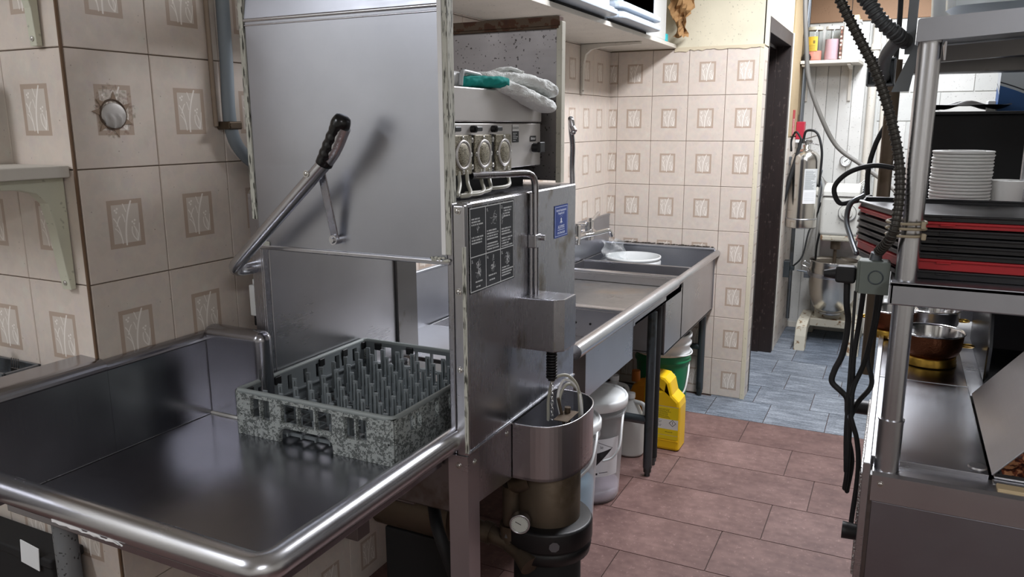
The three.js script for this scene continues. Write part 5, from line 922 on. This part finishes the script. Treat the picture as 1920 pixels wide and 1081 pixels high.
ribbed([[-0.40, 2.69, -1.66], [-0.2, 2.0, -1.64], [-0.115, 1.84, -1.63], [-0.083, 1.801, -1.62], [-0.056, 1.763, -1.62], [-0.027, 1.738, -1.64], [-0.014, 1.734, -1.72]], 0.0135, std({ color: 0x55585a, metalness: 0.5, roughness: 0.5 }), 'flexible_conduit', 'thick grey flexible conduit curving into the upper shelf corner');
{
  const b = thing('open_switch_box', 'open steel electrical box under the corner of the upper shelf', 'electrical box');
  mesh('box', [bx(-0.088, -0.084, 1.665, 1.725, -2.04, -1.98, 0.001), bx(-0.088, -0.03, 1.665, 1.669, -2.04, -1.98, 0.001), bx(-0.088, -0.03, 1.721, 1.725, -2.04, -1.98, 0.001), bx(-0.088, -0.03, 1.665, 1.725, -2.044, -2.04, 0.001), bx(-0.034, -0.03, 1.665, 1.725, -2.04, -1.98, 0.001)], M.galv, b);
  mesh('wires', [tube([[-0.07, 1.68, -2.03], [-0.06, 1.70, -2.0], [-0.045, 1.69, -1.985], [-0.04, 1.675, -2.0]], 0.003, 20, 6), tube([[-0.045, 1.675, -2.03], [-0.05, 1.70, -1.99], [-0.065, 1.695, -1.985]], 0.003, 20, 6)], M.rubber, b);
  mesh('elbow', [tube([[-0.03, 1.745, -1.80], [-0.05, 1.72, -1.88], [-0.055, 1.69, -1.96], [-0.052, 1.685, -1.99]], 0.013, 24, 12)], std({ color: 0x55585a, roughness: 0.5 }), b, 'grey conduit elbow');
}
const ties = thing('cable_ties', 'pale cable ties holding the conduit to the front post', 'cable ties');
for (const [y, t] of [[1.402, 0.06], [1.390, -0.04], [1.378, 0.02]]) mesh('tie', new THREE.TorusGeometry(0.026, 0.0028, 6, 34).scale(1.25, 1, 1).rotateX(Math.PI / 2 + t).translate(0.018, y, -1.622), std({ color: 0xa79b83, roughness: 0.6 }), ties);
mesh('tie_tail', [bx(0.044, 0.052, 1.372, 1.384, -1.604, -1.594, 0.002), bx(0.042, 0.05, 1.392, 1.406, -1.604, -1.596, 0.002)], std({ color: 0xa79b83, roughness: 0.6 }), ties);
const cordPts = [
  [[-0.046, 1.25, -1.69], [-0.050, 1.18, -1.74], [-0.055, 1.09, -1.75], [-0.052, 1.02, -1.75], [-0.05, 0.93, -1.75], [-0.048, 0.82, -1.75], [-0.05, 0.79, -1.76]],
  [[-0.02, 1.26, -1.75], [-0.022, 1.18, -1.75], [-0.034, 1.085, -1.75], [-0.05, 1.03, -1.74], [-0.052, 0.98, -1.73], [-0.034, 0.92, -1.73], [-0.026, 0.86, -1.73], [-0.03, 0.72, -1.74]],
  [[-0.012, 1.25, -1.85], [-0.02, 1.15, -1.85], [-0.03, 1.08, -1.82], [-0.016, 1.03, -1.78], [-0.04, 0.99, -1.76], [-0.054, 0.93, -1.76], [-0.04, 0.86, -1.76], [-0.045, 0.78, -1.77]],
  [[-0.06, 1.252, -1.67], [-0.058, 1.1, -1.67], [-0.056, 0.95, -1.68], [-0.05, 0.86, -1.69]]];
['black cord hanging straight below the junction box', 'black cord crossing to the right in the tangle beside the counter', 'black cord curling at the back of the tangle beside the counter', 'thin dark cord nearest the aisle below the junction box'].forEach((l, i) => solo('electric_cable', tube(cordPts[i], i === 3 ? 0.003 : 0.0052, 70, 8), M.rubber, l, 'cord'));
solo('looped_cord', tube([[0.01, 1.475, -2.04], [-0.06, 1.485, -2.03], [-0.115, 1.465, -2.03], [-0.14, 1.43, -2.03], [-0.125, 1.395, -2.03], [-0.095, 1.40, -2.03], [-0.06, 1.41, -2.05]], 0.006, 60, 10), M.rubber, 'black cord looping out left of the tray stack', 'cord');
solo('grey_tube', tube([[-0.072, 1.42, -1.95], [-0.095, 1.405, -1.93], [-0.10, 1.37, -1.9], [-0.085, 1.335, -1.85], [-0.07, 1.31, -1.8]], 0.006, 40, 8), M.galv, 'pale grey tube below the looped cord', 'tube');
solo('dangling_cord', tube([[-0.10, 2.69, -2.6], [-0.042, 1.914, -2.55], [-0.04, 1.72, -2.5], [-0.035, 1.62, -2.5], [-0.07, 1.53, -2.5], [-0.085, 1.45, -2.5], [-0.08, 1.35, -2.52]], 0.007, 60, 8), M.rubber, 'black cord hanging behind the ribbed conduit', 'cord');

// ================================================================ LEFT WALL AND SMALL THINGS
{
  const s = thing('corner_shelf', 'white painted shelf on a bracket left of the tiled corner', 'shelf');
  mesh('board', bx(-2.35, -1.592, 1.474, 1.499, -1.086, -0.84, 0.003), M.whitePaint, s);
  const prof = [[-1.0865, 1.228], [-1.0865, 1.473], [-0.86, 1.473], [-0.86, 1.459], [-0.99, 1.452], [-1.025, 1.442], [-1.045, 1.42], [-1.056, 1.37], [-1.068, 1.27], [-1.074, 1.228]];
  const b = mesh('bracket', extX(prof.map(p => [p[0], p[1]]), -1.647, -1.617, [], 0.002), std({ color: 0xd9dbc9, roughness: 0.5, map: wear }), s, 'cream pressed metal bracket');
  for (const y of [1.44, 1.243]) screw([-1.632, y, -1.072], 'z', 0.0045, M.screw, b);
}
{
  const s = thing('corner_shelf', 'upper white bracket shelf at the top left edge', 'shelf');
  mesh('board', bx(-2.35, -1.62, 1.99, 2.015, -1.086, -0.84, 0.003), M.whitePaint, s);
  const b = mesh('bracket', extX([[-1.0865, 1.745], [-1.0865, 1.989], [-0.87, 1.989], [-0.87, 1.977], [-1.03, 1.965], [-1.07, 1.82], [-1.074, 1.745]], -1.655, -1.632, [], 0.002), std({ color: 0xd9dbc9, roughness: 0.5, map: wear }), s);
  screw([-1.644, 1.76, -1.073], 'z', 0.0045, M.screw, b);
}
{
  const c = thing('black_canister', 'black canister with white base at the left edge on the white shelf', 'canister');
  mesh('can_body', cyl([-1.83, 1.55, -1.0], [-1.83, 1.70, -1.0], 0.04, 0.04, 28), M.blackMatte, c);
  mesh('can_base', cyl([-1.83, 1.4995, -1.0], [-1.83, 1.55, -1.0], 0.042, 0.042, 28), M.whitePlastic, c);
}
{ // cutlery ledge behind the splash
  const t = thing('cutlery_tray', 'dull steel cutlery tray behind the table splash', 'tray');
  mesh('tray_walls', [bx(-2.1, -1.775, 1.0, 1.034, -1.003, -0.995, 0.002), bx(-2.1, -1.775, 1.0, 1.034, -1.083, -1.075, 0.002), bx(-1.783, -1.775, 1.0, 1.034, -1.083, -0.995, 0.002), bx(-2.1, -1.775, 0.996, 1.002, -1.083, -0.995, 0.001)], M.galv, t);
  for (const x of [-2.05, -1.83]) mesh('tray_bracket', extX([[-1.0875, 0.93], [-1.0875, 0.996], [-1.01, 0.996], [-1.01, 0.988], [-1.08, 0.93]], x, x + 0.02), M.galvDark, t);
  const f = thing('table_fork', 'fork tines sticking up out of the cutlery tray', 'fork');
  for (let i = 0; i < 4; i++) mesh('tine', cyl([-1.835 + i * 0.0085, 1.025, -1.05], [-1.835 + i * 0.0085, 1.05, -1.052], 0.0016, 0.0011, 8), M.steelDark, f);
  mesh('neck', bx(-1.837, -1.807, 1.003, 1.027, -1.052, -1.048, 0.001), M.steelDark, f);
  const k = thing('spatula', 'grey spatula blade leaning out of the cutlery tray', 'spatula');
  mesh('blade', extZ([[-1.925, 1.01], [-1.91, 1.01], [-1.875, 1.075], [-1.90, 1.082]], -1.045, -1.042), M.galv, k);
}
{ // hole plugged with a crumpled foil lid in the stained tile
  const c = thing('foil_plug', 'crumpled silver foil lid plugging a hole in the stained tile', 'foil lid');
  const g = new THREE.CircleGeometry(0.0335, 40).toNonIndexed(), p = g.attributes.position;
  const sp = new THREE.SphereGeometry(0.031, 28, 14); const q = sp.attributes.position;
  for (let i = 0; i < q.count; i++) { const x = q.getX(i), y = q.getY(i), z = q.getZ(i); const k = y < -0.004 ? 1 + 0.10 * Math.sin(z * 420) : 1; q.setXYZ(i, x * 0.14 * k + (y < 0 ? 0.002 * Math.sin(z * 300) : 0), y * 0.9, z * k); }
  sp.computeVertexNormals(); sp.translate(-1.574, 1.604, -1.192);
  mesh('foil', sp, std({ color: 0xcfcbc4, metalness: 0.35, roughness: 0.5, map: SCd }), c);
  mesh('dark_ring', new THREE.TorusGeometry(0.032, 0.0022, 8, 36).rotateY(Math.PI / 2).translate(-1.576, 1.606, -1.192), std({ color: 0x5d4d40, roughness: 0.9 }), c, 'dirty edge of the hole');
  const flap = []; for (let i = 0; i < 7; i++) { const a = i * 0.95 + 0.5; flap.push(extX([[-1.192 + 0.03 * Math.cos(a), 1.606 + 0.03 * Math.sin(a)], [-1.192 + 0.052 * Math.cos(a + 0.22), 1.606 + 0.05 * Math.sin(a + 0.22)], [-1.192 + 0.032 * Math.cos(a + 0.5), 1.606 + 0.032 * Math.sin(a + 0.5)]], -1.5765, -1.575)); }
  mesh('torn_flap', flap, std({ color: 0x9a8674, roughness: 0.9 }), c, 'torn brown paper around the hole');
}
{
  const w = thing('wall_conduit', 'blue grey flexible conduit clipped to the tiles left of the dishwasher', 'conduit');
  const pts = [[-1.552, 2.45, -1.515], [-1.552, 2.1, -1.513], [-1.552, 1.888, -1.512], [-1.552, 1.734, -1.51], [-1.552, 1.60, -1.507], [-1.552, 1.545, -1.518], [-1.552, 1.50, -1.555], [-1.552, 1.465, -1.62], [-1.552, 1.44, -1.72], [-1.552, 1.43, -1.85]];
  mesh('sheath', tube(pts, 0.0165, 90, 14), std({ color: 0x87929a, roughness: 0.55 }), w);
  mesh('clip', [bx(-1.577, -1.532, 1.572, 1.592, -1.53, -1.485, 0.004), cyl([-1.532, 1.582, -1.49], [-1.528, 1.582, -1.49], 0.005)], M.brownMetal, w, 'metal pipe clip');
}
solo('thin_pipe', cyl([-1.570, 1.58, -1.478], [-1.570, 2.5, -1.47], 0.006, 0.006, 10), std({ color: 0x9b8b7b, roughness: 0.7 }), 'thin tile coloured pipe beside the blue grey conduit', 'pipe');
{
  const o = thing('black_crate', 'black plastic crate with a white tag under the dish table', 'crate');
  mesh('crate_body', [bx(-2.3, -1.70, 0.0, 0.575, -1.075, -1.0, 0.008), bx(-2.305, -1.695, 0.565, 0.59, -1.08, -0.995, 0.006)], M.blackMatte, o);
  mesh('tag', bx(-0.034, 0.034, -0.03, 0.03, -0.001, 0.001, 0.0005).rotateZ(-0.12).translate(-1.768, 0.588, -0.993), M.whitePlastic, o, 'white card tag');
}
// ---- on top of the control cover
{
  const towel = std({ color: 0xeef1ef, roughness: 0.95, bumpMap: dataTex(128, gray((u, v) => 128 + 120 * (vnoise(u * 60, v * 60, 60, 261) - 0.5)), false, [10, 10]), bumpScale: 0.003 });
  const c = thing('cleaning_cloth', 'folded white terry cloth with a teal end draped off the control cover', 'cloth');
  const sg = (v, e) => Math.sign(v) * Math.pow(Math.abs(v), e);
  const lobe = (pts, rx, ry, sd) => {                       // a thick fold of cloth: a flat rounded section swept along a line, lumpy like terry
    const cv = new THREE.CatmullRomCurve3(pts.map(p => V(...p))), n = 40, ring = 32, pos = [], idx = [];
    for (let i = 0; i <= n; i++) {
      const t = i / n, p = cv.getPointAt(t), d = cv.getTangentAt(t), sx = V(0, 1, 0).cross(d).normalize(), u = d.clone().cross(sx).normalize();
      const q = Math.min(t, 1 - t) / 0.12, e = q < 1 ? Math.sqrt(Math.max(0.0001, 1 - (1 - q) * (1 - q))) : 1;
      for (let k = 0; k < ring; k++) {
        const a = k / ring * 6.2832, m = 1 + 0.16 * (fbm(t, k / ring, 16, 3, sd) - 0.5) * 2 * (q < 1 ? q : 1);
        const w = p.clone().add(sx.clone().multiplyScalar(sg(Math.cos(a), 0.7) * rx * e * m)).add(u.clone().multiplyScalar(sg(Math.sin(a), 0.7) * ry * e * m)); pos.push(w.x, w.y, w.z);
      }
    }
    for (let i = 0; i < n; i++) for (let k = 0; k < ring; k++) { const a = i * ring + k, b = i * ring + (k + 1) % ring; idx.push(a, b, a + ring, b, b + ring, a + ring); }
    const g = new THREE.BufferGeometry(); g.setAttribute('position', new THREE.Float32BufferAttribute(pos, 3)); g.setIndex(idx); g.setAttribute('uv', new THREE.Float32BufferAttribute(new Float32Array(pos.length / 3 * 2), 2)); g.computeVertexNormals(); return g;
  };
  mesh('upper_fold', lobe([[-0.94, 1.684, -1.68], [-0.915, 1.692, -1.76], [-0.88, 1.686, -1.85], [-0.85, 1.660, -1.945]], 0.05, 0.0185, 401), towel, c);
  mesh('lower_fold', lobe([[-0.90, 1.679, -1.69], [-0.872, 1.665, -1.76], [-0.852, 1.642, -1.84], [-0.842, 1.622, -1.93]], 0.03, 0.0165, 402), towel, c);
  mesh('raised_corner', lobe([[-0.93, 1.70, -1.74], [-0.90, 1.715, -1.775], [-0.885, 1.705, -1.82]], 0.03, 0.006, 403), towel, c);
  mesh('teal_end', lobe([[-0.93, 1.677, -1.57], [-0.905, 1.679, -1.64], [-0.888, 1.680, -1.69], [-0.882, 1.680, -1.735]], 0.03, 0.0135, 404), std({ color: 0x1f9a92, roughness: 0.95 }), c, 'teal end of the cloth');
  const b = thing('scrub_brush', 'pale grey plastic scrub brush handle lying behind the cloth', 'brush');
  mesh('brush_body', bx(-0.97, -0.905, 1.6645, 1.70, -1.59, -1.49, 0.014), std({ color: 0xc9cbcb, roughness: 0.5 }), b);
  mesh('brush_handle', pipe([[-0.90, 1.668, -1.56], [-0.90, 1.70, -1.565], [-0.90, 1.695, -1.655], [-0.90, 1.668, -1.66]], 0.0055, 0.015, 10), std({ color: 0xb9bcbd, roughness: 0.4 }), b);
}
solo('spray_hose', [tube([[-0.875, 1.56, -2.175], [-0.885, 1.60, -2.18], [-0.89, 1.57, -2.195], [-0.893, 1.52, -2.215], [-0.90, 1.46, -2.23], [-0.90, 1.38, -2.235], [-0.92, 1.2, -2.24], [-1.0, 0.9, -2.25]], 0.0085, 70, 10), cyl([-0.872, 1.562, -2.172], [-0.884, 1.582, -2.18], 0.0105, 0.009, 12)], M.tubeSteel, 'braided steel hose hanging behind the rear door', 'hose');

for (const o of things) if (!o.userData.placed) rebase(o); else delete o.userData.placed;
scene.traverse(o => { if (o.isMesh) { o.castShadow = true; o.receiveShadow = true; } });
renderer.render(scene, camera);
